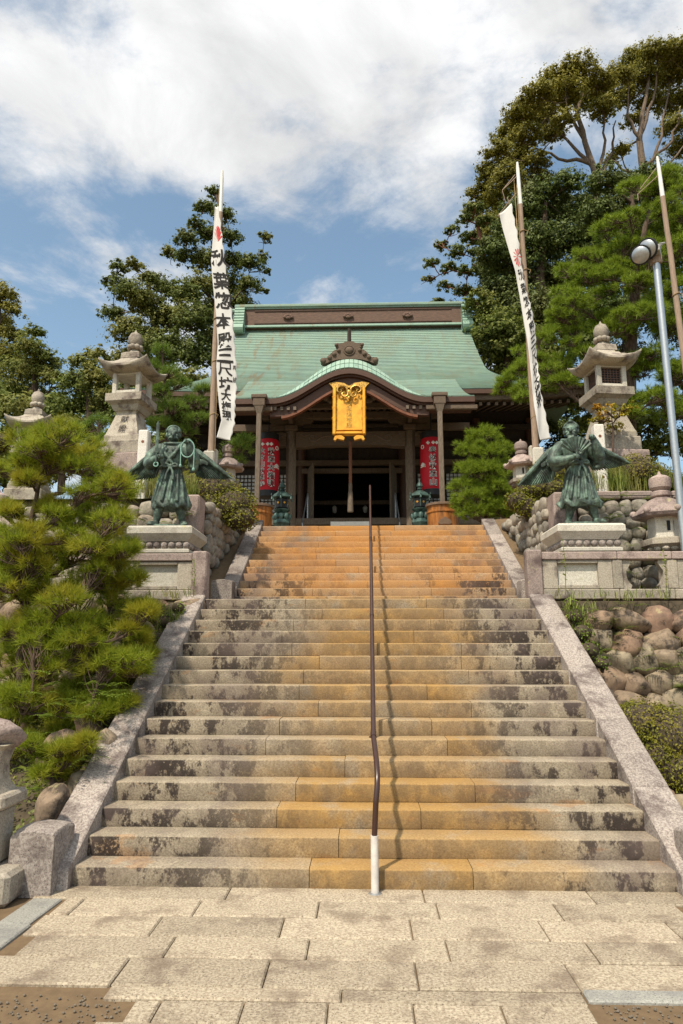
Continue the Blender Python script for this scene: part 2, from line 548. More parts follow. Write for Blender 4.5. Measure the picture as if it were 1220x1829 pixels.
leafmat('fern_leaf', (.09, .15, .016), (.24, .31, .04), None, .35)
leafmat('maple_leaf', (.19, .21, .02), (.44, .35, .03), (.48, .24, .03), .35, 3)

# ================================================================== ground and terraces
RS, TR, Y0, GAP = .15, .2607, 5.42, 1.536
Y16 = Y0 + 15 * TR                     # front of the sixteenth step
Y17 = Y16 + GAP                        # front of the upper flight
YTOP = Y17 + 11 * TR                   # front of the topmost step
ZL, ZT = 16 * RS, 28 * RS              # landing 2.40, temple terrace 4.20
XL, WL, XU, WU = .045, 4.40, .20, 4.50
XWL, XWR = -2.69, 3.10                 # corners of the upper cobble walls

def quad_sheet(name, rects, mat, sub=0):
    m = MB()
    for x0, x1, y0, y1, z in rects:
        m.add([(x0, y0, z), (x1, y0, z), (x1, y1, z), (x0, y1, z)], [(0, 1, 2, 3)])
    return m.build(name, mat)
tag(quad_sheet('ground', [(-300, 300, -60, 500, -.012)], 'ground'), kind='structure')
tag(quad_sheet('upper_terrace', [(-70, 70, YTOP + .3, 60, ZT - .012), (-70, XWL - .02, 11.0, YTOP + .3, ZT - .012), (XWR + .02, 70, 11.0, YTOP + .3, ZT - .012)], 'grass_ground'), kind='structure')
tag(quad_sheet('lower_terrace', [(-70, -2.3, 9.5, 11.1, ZL - .01), (2.45, 70, 9.5, 11.1, ZL - .01)], 'soil'), kind='structure')
tag(quad_sheet('temple_forecourt', [(-8, 8, YTOP + .28, 19.2, ZT - .006)], 'pave_stone'), kind='structure')

# wooded hillside behind and to the right
def hill(u, v):
    x = -90 + 180 * u; y = 22 + 90 * v
    h = 0
    h += 7.5 * max(0, min(1, (x - 8) / 22)) ** 1.2 * max(0, min(1, (y - 22) / 12))
    h += 9 * max(0, min(1, (y - 34) / 40))
    h += 1.2 * noise.noise(Vector((x * .07, y * .07, 0)))
    return (x, y, ZT - .6 + max(0, h))
tag(MB().sheet(hill, 60, 40).build('hillside', 'grass_ground'), kind='structure')

# ================================================================== forecourt paving
pav = tag(empty('pavement', (0, 4.4, 0)), kind='structure')
base = MB(); base.box((0, 4.0, -.034), (5.6, 3.2, .06)); base.build('mortar_bed', 'sand', pav, loc=(0, -4.4, 0))
def stone_slab(x0, x1, y0, y1, mat, parent, name='paving_stone', h=.03, skew=(0, 0), off=(0, 4.4, 0)):
    g = .007
    m = MB()
    n = 6
    top, bot = [], []
    m.box(((x0 + x1) / 2, (y0 + y1) / 2, -.015 + random.uniform(-.003, .003)), (x1 - x0 - g, y1 - y0 - .013, h + .03), bev=.009)
    m.v = [(x + (skew[0] * (y - y0)), y, z + .002 * noise.noise(Vector((x * 3, y * 3, 0)))) for x, y, z in m.v]
    return m.build(name, mat, parent, loc=(-off[0], -off[1], -off[2]))
rows = [(1613, 1643, [95, 130, 350, 568, 782, 995, 1215]),
        (1643, 1680, [50, 275, 503, 735, 970, 1200, 1430]),
        (1680, 1719, [35, 300, 550, 800, 1055, 1310]),
        (1719, 1771, [-60, 210, 475, 745, 1020, 1300]),
        (1771, 1795, [185, 610, 1042]),
        (1795, 1836, [225, 275, 430, 585, 740, 900, 1060]),
        (1836, 1905, [140, 330, 560, 800, 1090]),
        (1905, 1990, [100, 400, 700, 1100])]
for ya, yb, xs in rows:
    far, near = atz(610, ya, 0).y, atz(610, yb, 0).y
    my = (ya + yb) / 2
    xw = [atz(x, my, 0).x for x in xs]
    for a, b in zip(xw[:-1], xw[1:]):
        stone_slab(a, b, near, far, 'pave_stone', pav)
# long threshold slabs at the foot of the stairs
f0, f1 = atz(610, 1613, 0).y, Y0 + .06
for a, b in zip([-2.35, -.98, .42, 1.6], [-.98, .42, 1.6, 2.62]):
    stone_slab(a, b, f0, f1, 'pave_stone', pav)
# bluish border stones on the left and right
for k in range(6):
    yb = 5.18 - k * .46
    stone_slab(-2.36 - .0 * k, -2.14, yb - .46, yb, 'pave_blue', pav, skew=(.05, 0))
    if k > 0: stone_slab(2.66, 2.92, yb - .46, yb, 'pave_blue', pav)
a, b = atz(1045, 1783, 0), atz(1240, 1783, 0)
stone_slab(a.x, b.x, a.y - .06, a.y + .07, 'pave_blue', pav)
# loose gravel in the corners (nobody could count it)
gm = MB()
for k in range(900):
    if random.random() < .55: p = atz(random.uniform(1070, 1330), random.uniform(1796, 1960), 0)
    else: p = atz(random.uniform(-120, 215), random.uniform(1778, 1900), 0)
    s = random.uniform(.003, .009)
    gm.ball((p.x, p.y, s * .4), (s, s * random.uniform(.7, 1.2), s * .7), 6, 4)
tag(gm.build('gravel', 'gravel_stone'), 'loose grey gravel beside the lowest paving stones', 'gravel', kind='stuff')

# ================================================================== staircase
stairs = empty('stone_staircase', (XL, Y0, 0))
tag(stairs, 'broad two-flight granite staircase stained orange climbing to the temple', 'staircase')
def worn_block(x0, x1, yf, yb, z0, z1, seed):
    """a dressed block with a worn, slightly wandering front edge"""
    L = x1 - x0
    n = max(4, int(L / .07))
    m = MB(); vs = []
    dy, dz = random.uniform(-.006, .004), random.uniform(-.003, .003)
    for i in range(n + 1):
        x = x0 + L * i / n
        w = noise.noise(Vector((x * 5, seed * 3.1, 1.7)))
        w2 = noise.noise(Vector((x * 17, seed * 2.3, 5.1)))
        b = .012 + .008 * max(0, w) + .007 * max(0, w2)
        if i in (0, n): b += .004
        f = yf + dy + .003 * w
        tz = z1 + dz + .003 * noise.noise(Vector((x * 2.2, seed, 9)))
        vs += [(x, f + .004, z0), (x, f, z0 + .015), (x, f, tz - b), (x, f + b * .35, tz - b * .35), (x, f + b, tz), (x, (f + yb) / 2, tz - .002 * max(0, w)), (x, yb, tz), (x, yb, z0)]
    k = 8
    fs = [tuple(range(k))[::-1], tuple(range(n * k, n * k + k))]
    for i in range(n):
        for j in range(k):
            j2 = (j + 1) % k
            fs.append((i * k + j, i * k + j2, (i + 1) * k + j2, (i + 1) * k + j))
    m.add(vs, fs)
    return m
def cuts(x0, x1, lo, hi):
    xs = [x0]
    while x1 - xs[-1] > hi * 1.25:
        xs.append(xs[-1] + random.uniform(lo, hi))
    xs.append(x1)
    return xs
OFF = (-XL, -Y0, 0)
SK = [[.33], [.545], [.49, .73], [.4, .80], [.48, .57], [.58, .7], [.42, .63], [.50, .68], [.37], [.35, .62]]
for i in range(1, 29):
    low = i <= 16
    xc, w = (XL, WL) if low else (XU, WU)
    y = Y0 + (i - 1) * TR if low else Y17 + (i - 17) * TR
    x0, x1 = xc - w / 2 - .02, xc + w / 2 + .02
    xs = cuts(x0, x1, 1.15, 2.1) if low else cuts(x0, x1, .9, 1.7)
    yb = y + TR + .05
    if i == 16: yb = y + .48
    if i == 28: yb = y + .62
    for a, b in zip(xs[:-1], xs[1:]):
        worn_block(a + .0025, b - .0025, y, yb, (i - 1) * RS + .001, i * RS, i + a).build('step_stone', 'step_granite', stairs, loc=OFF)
# landing paving between the flights
ys = [Y16 + .48, Y16 + .98, Y17 + .04]
for ya, yb in zip(ys[:-1], ys[1:]):
    xs = cuts(XL - 2.2, XL + 2.35, .8, 1.3)
    for a, b in zip(xs[:-1], xs[1:]):
        m = MB(); m.box(((a + b) / 2, (ya + yb) / 2, ZL - .06), (b - a - .005, yb - ya - .005, .12), bev=.006)
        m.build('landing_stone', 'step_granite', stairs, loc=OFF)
# solid core underneath
cm = MB()
poly = [(Y0 + .03, -.1)]
for i in range(16): poly += [(Y0 + i * TR + .03, (i + 1) * RS - .02), (Y0 + (i + 1) * TR + .02, (i + 1) * RS - .02)]
poly += [(Y17 + .03, ZL - .02)]
for i in range(12): poly += [(Y17 + i * TR + .03, ZL + (i + 1) * RS - .02), (Y17 + (i + 1) * TR + .02, ZL + (i + 1) * RS - .02)]
poly += [(YTOP + .9, ZT - .02), (YTOP + .9, -.1)]
n = len(poly)
vs = [(XL - 2.15, p[0], p[1]) for p in poly] + [(XL + 2.25, p[0], p[1]) for p in poly]
cm.add(vs, [tuple(range(n)), tuple(reversed(range(n, 2 * n)))] + [(i, i + n, (i + 1) % n + n, (i + 1) % n) for i in range(n)])
cm.build('core', 'wall_earth', stairs, loc=OFF, flat=True)
# sloping edge stones
SL = RS / TR
def kerb_run(xin, side, ya, yb, zfun, segs, w=.29, depth=.55):
    L = (yb - ya) / segs
    for k in range(segs):
        y_a, y_b = ya + k * L, ya + (k + 1) * L
        cy = (y_a + y_b) / 2
        m = MB()
        Msh = Matrix(((1, 0, 0, xin + side * w / 2), (0, 1, 0, cy), (0, SL, 1, zfun(cy) - depth / 2), (0, 0, 0, 1)))
        m.box((0, 0, 0), (w, L - .005, depth), Msh, bev=.014)
        m.build('kerb_stone', 'kerb_granite', stairs, loc=OFF)
low_z = lambda y: RS + (y - Y0) * SL + .055
up_z = lambda y: ZL + RS + (y - Y17) * SL + .05
for side in (-1, 1):
    kerb_run(XL + side * (WL / 2 + .005), side, Y0 - .10, Y16 + .02, low_z, 5, .30)
    kerb_run(XU + side * (WU / 2 + .005), side, Y17 - .10, YTOP + .22, up_z, 4, .27)
# stubby end posts of the edge stones
def stub_post(x, y, w, d, h, mat='kerb_granite', z=0):
    m = MB()
    prof = [(-w / 2, 0), (-w / 2, h * .91), (-w * .46, h * .95), (-w * .25, h * .985), (0, h), (w * .25, h * .985), (w * .46, h * .95), (w / 2, h * .91), (w / 2, 0)]
    nx, nd = len(prof), 5
    for j in range(nd + 1):
        yy = -d / 2 + d * j / nd
        e = 1 - .05 * (abs(2 * j / nd - 1)) ** 3
        for px, pz in prof:
            m.v.append((px * (.985 + .015 * e), yy, pz * e if pz > 0 else 0))
    for j in range(nd):
        for i in range(nx):
            i2 = (i + 1) % nx
            m.f.append((j * nx + i, j * nx + i2, (j + 1) * nx + i2, (j + 1) * nx + i))
    m.f.append(tuple(range(nx))); m.f.append(tuple(range(nd * nx, nd * nx + nx))[::-1])
    m.v = [(a + .006 * noise.noise(Vector((a * 9, b * 9, c * 9))), b + .006 * noise.noise(Vector((b * 9, c * 9, a * 9))), c) for a, b, c in m.v]
    o = m.build('end_post', mat, stairs, loc=(x + OFF[0], y + OFF[1], z))
for side in (-1, 1):
    stub_post(XL + side * (WL / 2 + .235), Y0 - .03, .32, .36, .46)
    stub_post(XU + side * (WU / 2 + .13), Y17 - .20, .32, .34, .40, z=ZL)

# sandy gutters beside the upper flight
for side, xw in ((-1, XWL), (1, XWR)):
    m = MB()
    xa = XU + side * (WU / 2 + .27)
    lo, hi_ = [], []
    for k in range(9):
        y = Y17 - .1 + (YTOP + .4 - Y17 + .1) * k / 8
        z = up_z(y) - .10
        lo.append((xa - side * .02, y, z)); hi_.append((xw + side * .1, y, z + .04))
    m.strip(lo, hi_)
    tag(m.build('sand_gutter', 'sand'), kind='structure')

# ================================================================== stone walls
ROCKS = []
for k in range(20):
    hard = k >= 10          # the last ten are split boulders with flattish faces
    bm = bmesh.new()
    bmesh.ops.create_icosphere(bm, subdivisions=3, radius=1)
    sx = Vector((random.uniform(0, 50), random.uniform(0, 50), 0))
    for v in bm.verts:
        d = v.co.normalized()
        rr = 1 + .22 * noise.noise(d * 1.1 + sx) + .07 * noise.noise(d * 2.7 + sx)
        p = d * rr
        e = .80                                   # a little boxy, like river cobbles pressed together
        p = Vector([math.copysign(abs(c) ** e, c) for c in p])
        if hard:
            for q_ in range(7):
                pn = Vector((math.sin(q_ * 2.4 + k), math.cos(q_ * 1.7 + k * 2), math.sin(q_ * 3.1 + k * .7))).normalized()
                ex = p.dot(pn) - .74
                if ex > 0: p -= pn * ex * .88
            p += d * (.05 * noise.noise(d * 5 + sx))
        v.co = p
    me = bpy.data.meshes.new('cobble')
    bm.to_mesh(me); bm.free()
    me.shade_smooth()
    me.materials.append(None)
    ROCKS.append(me)
def rock_set(mat):
    out = []
    for me in (ROCKS[:10] if mat == 'cobble' else ROCKS[10:]):
        c = me.copy(); c.materials[0] = M_[mat]; out.append(c)
    return out
COB, BOU = rock_set('cobble'), rock_set('boulder')

def cobble_wall(name, label, origin, udir, vdir, ulen, vlen, size, meshes, inside=None, piece='cobble', thick=.5, depth=None, seed=1, jitter=.35, cat='wall'):
    """river stones laid in uneven courses on the face spanned by udir and vdir"""
    rnd = random.Random(seed)
    o = Vector(origin); u = Vector(udir).normalized(); v = Vector(vdir).normalized(); nrm = u.cross(v).normalized()
    root = empty(name, o)
    tag(root, label, cat)
    z = size * .45
    row = 0
    while z < vlen - size * .2:
        x = size * (.3 if row % 2 else .6) * rnd.uniform(.7, 1.2)
        while x < ulen:
            w = size * (rnd.uniform(.78, 1.35) if piece == 'cobble' else rnd.uniform(.7, 1.6))
            h = size * rnd.uniform(.85, 1.25)
            cu = x + w / 2
            cv = z + rnd.uniform(-.16, .16) * size
            if cu < ulen and (inside is None or inside(cu, cv)):
                p = u * cu + v * cv + nrm * rnd.uniform(-.05, .05) * size
                ob = link(piece, rnd.choice(meshes), root, p)
                rot = Matrix((u, v, nrm)).transposed().to_4x4() @ Matrix.Rotation(rnd.uniform(-.5, .5), 4, 'Z') @ Matrix.Rotation(rnd.choice((0, PI)), 4, 'X')
                ob.rotation_euler = rot.to_euler()
                ob.scale = (w * (.55 if piece == 'cobble' else .62), h * (.53 if piece == 'cobble' else .60), size * rnd.uniform(.42, .58) * (thick / .5))
            x += w * .99
        z += size * .90
        row += 1
    return root, o, u, v, nrm
def backing(root, pts, name='earth_core', mat='wall_earth', back=(0, .5, 0)):
    m = MB(); n = len(pts)
    p2 = [Vector(p) + Vector(back) for p in pts]
    m.add([*pts, *p2], [tuple(range(n)), tuple(range(n, 2 * n))[::-1]] + [(i, (i + 1) % n, (i + 1) % n + n, i + n) for i in range(n)])
    m.build(name, mat, root, loc=-Vector(root.location), flat=True)

YW = 11.0
# upper walls, facing the viewer
w1, *_ = cobble_wall('cobble_wall', 'grey river-cobble retaining wall behind the left bronze statue', (-6.7, YW, ZL), (1, 0, 0), (0, .06, 1), 6.7 + XWL - .30, ZT - ZL, .235, COB, seed=3)
backing(w1, [(-14, YW + .02, ZL - .3), (XWL, YW + .02, ZL - .3), (XWL, YW + .10, ZT - .02), (-14, YW + .10, ZT - .02)])
w2, *_ = cobble_wall('cobble_wall', 'grey river-cobble retaining wall behind the right bronze statue', (XWR + .34, YW, ZL), (1, 0, 0), (0, .06, 1), 3.0, ZT - ZL - .08, .235, COB, seed=5)
backing(w2, [(XWR, YW + .02, ZL - .3), (14, YW + .02, ZL - .3), (14, YW + .10, ZT - .02), (XWR, YW + .10, ZT - .02)])
def stone_box(root, name, c, s, mat, bev=.02, rz=0.0):
    m = MB(); m.box((0, 0, 0), s, bev=bev)
    m.v = [(a + .008 * noise.noise(Vector((a * 6 + c[0], b * 6, c_ * 6))), b + .008 * noise.noise(Vector((b * 6, c_ * 6 + c[0], a * 6))), c_) for a, b, c_ in m.v]
    return m.build(name, mat, root, loc=Vector(c) - Vector(root.location), rot=(0, 0, rz))
for root, x, s in ((w1, XWL, -1), (w2, XWR, 1)):
    zs = [ZL - .1, ZL + .62, ZL + 1.20, ZT + .03]
    for a, b in zip(zs[:-1], zs[1:]):
        stone_box(root, 'corner_stone', (x + s * .17, YW + .10, (a + b) / 2), (.36 + random.uniform(-.03, .05), .44, b - a - .006), 'mauve_granite', .03)
for k in range(4):
    stone_box(w2, 'coping_stone', (XWR + .72 + k * .82, YW + .16, ZT + .0), (.81, .3, .13), 'mauve_granite', .02)
# upper side walls along the stair, running back from the corners
def side_wall(label, x0, x1, seed, flip):
    ya, yb = YW + .30, YTOP + .25
    L = yb - ya
    ins = lambda cu, cv: True
    if not flip:      # left wall faces +x: u runs from near to far
        o = (x0, ya, ZL); u = (x1 - x0, L, 0)
        f = lambda cu, cv: ZL + cv > up_z(ya + cu) + .02 - .05 and ZL + cv < ZT + .02
    else:             # right wall faces -x: u runs from far to near
        o = (x1, yb, ZL); u = (x0 - x1, -L, 0)
        f = lambda cu, cv: ZL + cv > up_z(yb - cu) + .02 - .05 and ZL + cv < ZT + .02
    r_, *_ = cobble_wall('cobble_wall', label, o, u, (0, 0, 1), L, ZT - ZL + .1, .20, COB, inside=f, seed=seed)
    s = -1 if not flip else 1
    backing(r_, [(x0 + s * .03, ya - .2, ZL), (x1 + s * .03, yb, ZL), (x1 + s * .03, yb, ZT - .02), (x0 + s * .03, ya - .2, ZT - .02)], back=(s * .5, 0, 0))
side_wall('cobbled side wall left of the upper stair flight', XWL, -2.42, 11, False)
side_wall('cobbled side wall right of the upper stair flight', XWR, 2.85, 12, True)
# lower battered walls of big reddish boulders
b1, *_ = cobble_wall('boulder_wall', 'battered wall of reddish boulders right of the lower stair flight', (2.42, 8.35, -.05), (1, 0, 0), (0, .95, 2.3), 4.4, 2.52, .30, BOU, seed=21, piece='boulder', thick=.62, inside=lambda u, v: u + .02 > 0)
backing(b1, [(2.42, 8.42, -.1), (16, 8.42, -.1), (16, 9.42, ZL - .03), (2.42, 9.42, ZL - .03)])
b2, *_ = cobble_wall('boulder_wall', 'mossy boulder wall behind the big pine left of the stairs', (-7.0, 8.35, -.05), (1, 0, 0), (0, .95, 2.3), 4.72, 2.52, .36, BOU, seed=22, piece='boulder', thick=.62)
backing(b2, [(-16, 8.42, -.1), (-2.25, 8.42, -.1), (-2.25, 9.42, ZL - .03), (-16, 9.42, ZL - .03)])

# rocks scattered on the bank beside the stringers
rk = [(150, 1420, 6.3, .20), (110, 1350, 6.6, .22), (190, 1330, 6.7, .16), (95, 1440, 6.0, .17), (160, 1290, 7.1, .2), (215, 1260, 7.3, .15), (1195, 1385, 7.4, .20), (1225, 1340, 7.6, .22), (1180, 1430, 6.8, .16), (1215, 1450, 6.6, .2), (250, 1130, 8.3, .16), (235, 1190, 8.0, .18)]
RL = ['large rock on the left bank nearest the stair edge stones', 'biggest dark rock on the left bank under the low pine shoots', 'rock on the left bank touching the third edge stone', 'lowest rock on the left bank beside the end post', 'rock on the left bank halfway up the lower flight', 'small rock at the edge stones below the big pine', 'reddish rock just below the low clipped azalea', 'rock at the right picture edge behind the low azalea', 'rock between the low azalea and the right edge stones', 'lowest rock on the right bank at the picture edge', 'topmost rock on the left bank under the balustrade', 'second highest rock on the left bank beside the pine']
def bank(u, v):
    x0, x1 = (-2.36, -5.5)
    x = x0 + (x1 - x0) * u
    y = 5.5 + 3.2 * v
    z = max(-.02, min(1.1, (low_z(y) - .28) * (1 - .35 * u) - .25)) + .10 * noise.noise(Vector((x * 2, y * 2, 0)))
    return (x, y, z)
tag(MB().sheet(bank, 16, 20).build('left_bank', 'wall_earth'), kind='structure')
def bank_r(u, v):
    x = 2.60 + 3.5 * u
    y = 5.9 + 2.8 * v
    z = max(-.02, min(.75, (low_z(y) - .34) * (1 - .3 * u) - .35)) + .10 * noise.noise(Vector((x * 2, y * 2, 4)))
    return (x, y, z)
tag(MB().sheet(bank_r, 16, 20).build('right_bank', 'wall_earth'), kind='structure')
for k, (px, py, Y, s) in enumerate(rk):
    o = link('bank_rock', random.choice(BOU), None, at(px, py, Y), (random.uniform(0, 3), random.uniform(0, 3), random.uniform(0, 3)), (s, s * random.uniform(.8, 1.1), s * .8))
    left = px < 600
    tag(o, RL[k], 'rock', 'rocks on the left bank' if left else 'rocks on the right bank')

# ================================================================== stone balustrades
def balustrade(side, label):
    x_in = XL + side * (WL / 2 + .02)
    root = empty('stone_balustrade', (x_in + side * .15, 9.62, ZL))
    tag(root, label, 'balustrade')
    yb = 0.0
    def bx(name, x0, x1, z0, z1, d, mat='old_granite', bev=.012, y=0.0):
        m = MB(); m.box(((x0 + x1) / 2 * side, y, (z0 + z1) / 2), (x1 - x0, d, z1 - z0), bev=bev)
        return m.build(name, mat, root, loc=(-side * .15, 0, 0))
    bx('post', .02, .23, 0, .69, .22, 'mauve_granite', .018)
    px = [.23, 1.27, 2.02, 2.9, 3.8]
    for k in range(4):
        a, b = px[k], px[k + 1]
        bx('top_rail', a + .003, b - .003, .55, .66, .19, 'mauve_granite')
        bx('bottom_rail', a + .003, b - .003, 0, .14, .20, 'old_granite')
        if k > 0: bx('post', a - .07, a + .07, .142, .548, .16, 'old_granite', .014)
        a2, b2 = a + (.07 if k else 0), b - .07
        if k % 2 == 0:     # closed bay: framed panel with a sunk field
            bx('panel', a2, b2, .144, .546, .06, 'pale_granite', .006, .03)
            w = b2 - a2
            for c0, c1, d0, d1 in ((a2 + .002, a2 + w * .22, .146, .544), (b2 - w * .2, b2 - .002, .146, .544), (a2 + w * .22 + .002, b2 - w * .2 - .002, .146, .20), (a2 + w * .22 + .002, b2 - w * .2 - .002, .50, .544)):
                bx('panel_frame', c0, c1, d0, d1, .07, 'old_granite', .008, -.032)
        else:              # open bay with cusped brackets at the posts
            for e, s in ((a2, 1), (b2, -1)):
                pr = [(0, 0), (.10, 0), (.12, .05), (.08, .09), (.055, .15), (.05, .20), (.055, .26), (.09, .31), (.12, .36), (.11, .402), (0, .402)]
                m = MB(); m.prism([((e + s * x) * side, .144 + z) for x, z in pr], -.05, .05)
                m.build('bracket', 'old_granite', root, loc=(-side * .15, 0, 0))
    return root
balustrade(-1, 'weathered stone balustrade in front of the left statue pedestal')
balustrade(1, 'weathered stone balustrade in front of the right statue pedestal')

# ================================================================== statue pedestals
def pedestal(x, y, label):
    root = empty('statue_pedestal', (x, y, ZL))
    tag(root, label, 'pedestal', 'granite pedestals of the bronze statues')
    w = .95
    m = MB(); m.box((0, 0, .35), (.82, .82, .70), bev=.015); m.build('die', 'pale_granite', root)
    m = MB(); m.lathe([(.41, .702), (.44, .72), (.44, .76), (.415, .775)], 4, rot=0); m.build('moulding', 'pale_granite', root)
    m = MB(); m.lathe([(.37, .777), (.37, .885)], 4); m.build('frieze', 'pale_granite', root)
    for sx, sy in ((0, -1), (0, 1), (-1, 0), (1, 0)):
        for k in range(8):
            q = -.385 + .11 * k
            c = (q, sy * .385, .832) if sx == 0 else (sx * .385, q, .832)
            if sx and k in (0, 7): continue
            mb = MB(); mb.ball((0, 0, 0), .052, 12, 8)
            if k == 0 and sx == 0 and sy == -1: ballm = mb.mesh('ball', 'kerb_granite')
            link('ball', ballm, root, c)
    m = MB(); m.lathe([(.40, .888), (.405, .90), (.475, .985), (.485, 1.0), (.485, 1.085), (.455, 1.115), (.44, 1.118)], 4); m.build('cap_slab', 'pale_granite', root, sharp=25)
    return root
PED_Z = ZL + 1.118
PL = (-2.98, 10.28); PR = (3.30, 10.28)
pedestal(*PL, 'granite pedestal with ball frieze under the statue holding a sword')
pedestal(*PR, 'granite pedestal with ball frieze under the statue holding a fan')

# ================================================================== central handrail
rail = empty('handrail', (.085, 5.36, 0))
tag(rail, 'dark brown tubular handrail running up the middle of the stairs', 'handrail')
HX = lambda y: .075 + (y - 5.4) * .0105
rz = lambda y: RS + (y - Y0) * SL + .70
rz2 = lambda y: ZL + RS + (y - Y17) * SL + .70
def P3(y, z, dx=0): return (HX(y) + dx - .085, y - 5.36, z)
m = MB(); m.tube([P3(5.34, .0), P3(5.34, .40)], .0285, 14); m.build('white_sleeve', 'handrail_white', rail)
m = MB(); m.lathe([(.05, 0), (.05, .012), (.035, .018)], 16, c=P3(5.34, .002)); m.build('foot_flange', 'steel', rail)
yl = Y16 + .1
pts = [P3(5.34, .402), P3(5.345, .62, .012), P3(5.355, .72, .022), P3(5.40, .80, .026), P3(5.5, rz(5.5), .02)]
pts += [P3(y, rz(y)) for y in np.linspace(5.75, Y16 - .25, 8)]
pts += [P3(Y16 + .05, rz(Y16) + .08), P3(Y16 + .35, ZL + .86), P3(Y17 - .45, ZL + .88), P3(Y17 - .1, rz2(Y17) - .02)]
pts += [P3(y, rz2(y)) for y in np.linspace(Y17 + .15, YTOP - .15, 7)] + [P3(YTOP + .1, ZT + .86), P3(YTOP + .55, ZT + .88), P3(YTOP + .6, ZT + .82), P3(YTOP + .6, ZT)]
m = MB(); m.tube(pts, .0215, 12); m.build('rail', 'handrail_brown', rail)
for y in (Y0 + 5 * TR + .12, Y0 + 10 * TR + .12, Y16 + .4, Y17 + 3 * TR + .12, Y17 + 8 * TR + .12):
    if y < Y16: st = (int((y - Y0) / TR) + 1) * RS; top = rz(y)
    elif y < Y17: st = ZL; top = ZL + .86
    else: st = ZL + (int((y - Y17) / TR) + 1) * RS; top = rz2(y)
    m = MB(); m.tube([P3(y, st - .01), P3(y, top)], .017, 10); m.lathe([(.04, 0), (.04, .01)], 14, c=P3(y, st)); m.build('post', 'handrail_brown', rail)
for y in (Y0 + .35, Y0 + 8.3 * TR, Y17 + 2.2 * TR, Y17 + 7 * TR):
    z = rz(y) if y < Y16 else rz2(y)
    d = Vector((0, 1, SL)).normalized()
    c = Vector(P3(y, z))
    m = MB(); m.tube([c - d * .03, c + d * .03], .0245, 12); m.build('joint_sleeve', 'handrail_brown', rail)

# ================================================================== temple
XT, YP = -.32, 18.5
temple = empty('temple', (XT, YP, ZT))
tag(temple, 'wooden temple hall with green copper roof and curved porch gable', 'temple')
TL = (-XT, -YP, -ZT)
def part(m, name, mat, parent=None, **k):
    """world-coordinate mesh as a part of the temple (or a sub-part of one of its parts)"""
    if parent is None: return m.build(name, mat, temple, loc=TL, **k)
    return m.build(name, mat, parent, **k)
YE, YM, YR = 16.6, 18.7, 24.0            # porch eave, main eave, ridge
HW = 3.2                                 # half width of the porch roof
def base_z(y): d = y - YE; return 8.05 + .38 * d + .0513 * d * d
def smooth(a, b, x):
    t_ = max(0, min(1, (x - a) / (b - a))); return t_ * t_ * (3 - 2 * t_)
KA, KW = .80, 1.98
def karahafu(X):
    return KA * .5 * (1 + math.cos(PI * X / KW)) if abs(X) < KW else 0.0
def tile_rise(X): return .26 * math.sqrt(karahafu(X) / KA)
def half_w(s): return 4.35 + 2.45 * max(0, (s - .55) / .45) ** 2
def lift(X, s): return .16 * max(0, (abs(X) - 4.0) / 2.8) ** 2 * s * s
def main_pt(u, s, off=0.0):
    X = (2 * u - 1) * half_w(s); y = YR + (YM - YR) * s
    return (XT + X, y - off * .5, base_z(y) + lift(X, s) + off)
roof_m = MB()
NC, NU = 46, 44
rows_ = []
for i in range(NC):
    rows_ += [(i / NC, 0.0), ((i + 1) / NC, .018)]
vs = [main_pt(u / NU, s, o) for s, o in rows_ for u in range(NU + 1)]
w_ = NU + 1
roof_m.add(vs, [(j * w_ + i, j * w_ + i + 1, (j + 1) * w_ + i + 1, (j + 1) * w_ + i) for j in range(len(rows_) - 1) for i in range(NU)])
for sgn in (-1, 1):                      # hipped ends
    def hip(u, v):
        X = sgn * half_w(v); y = YR + (YM - YR) * v
        yy = y + (2 * YR - 2 * y) * u
        return (XT + X, yy, base_z(y) + lift(X, v) * abs(2 * u - 1) ** 2)
    roof_m.sheet(hip, 14, 24)
roof_m.sheet(lambda u, v: (lambda p: (p[0], 2 * YR - p[1], p[2]))(main_pt(u, v)), 20, 20)
roof = part(roof_m, 'roof', 'copper_roof', sharp=25)
# porch roof with the swelling gable
def porch_z(X, y):
    b = base_z(y) + .012
    k = karahafu(X)
    if k <= 0: return b
    c = base_z(16.95) + k + tile_rise(X) + .10 * (y - 16.95)
    e = .25
    h = max(0, min(1, .5 + .5 * (c - b) / e))
    return b * (1 - h) + c * h + e * h * (1 - h) * .5
pm = MB()
pv, NP = [], 34
for j in range(NP):
    for yy, o in ((16.95 + (19.9 - 16.95) * (1 - j / NP), 0), (16.95 + (19.9 - 16.95) * (1 - (j + 1) / NP), .014)):
        for i in range(61):
            X = -HW + 2 * HW * i / 60
            pv.append((XT + X, yy, porch_z(X, yy) + o))
pm.add(pv, [(j * 61 + i, j * 61 + i + 1, (j + 1) * 61 + i + 1, (j + 1) * 61 + i) for j in range(2 * NP - 1) for i in range(60)])
part(pm, 'porch_roof', 'copper_roof', roof, sharp=25)
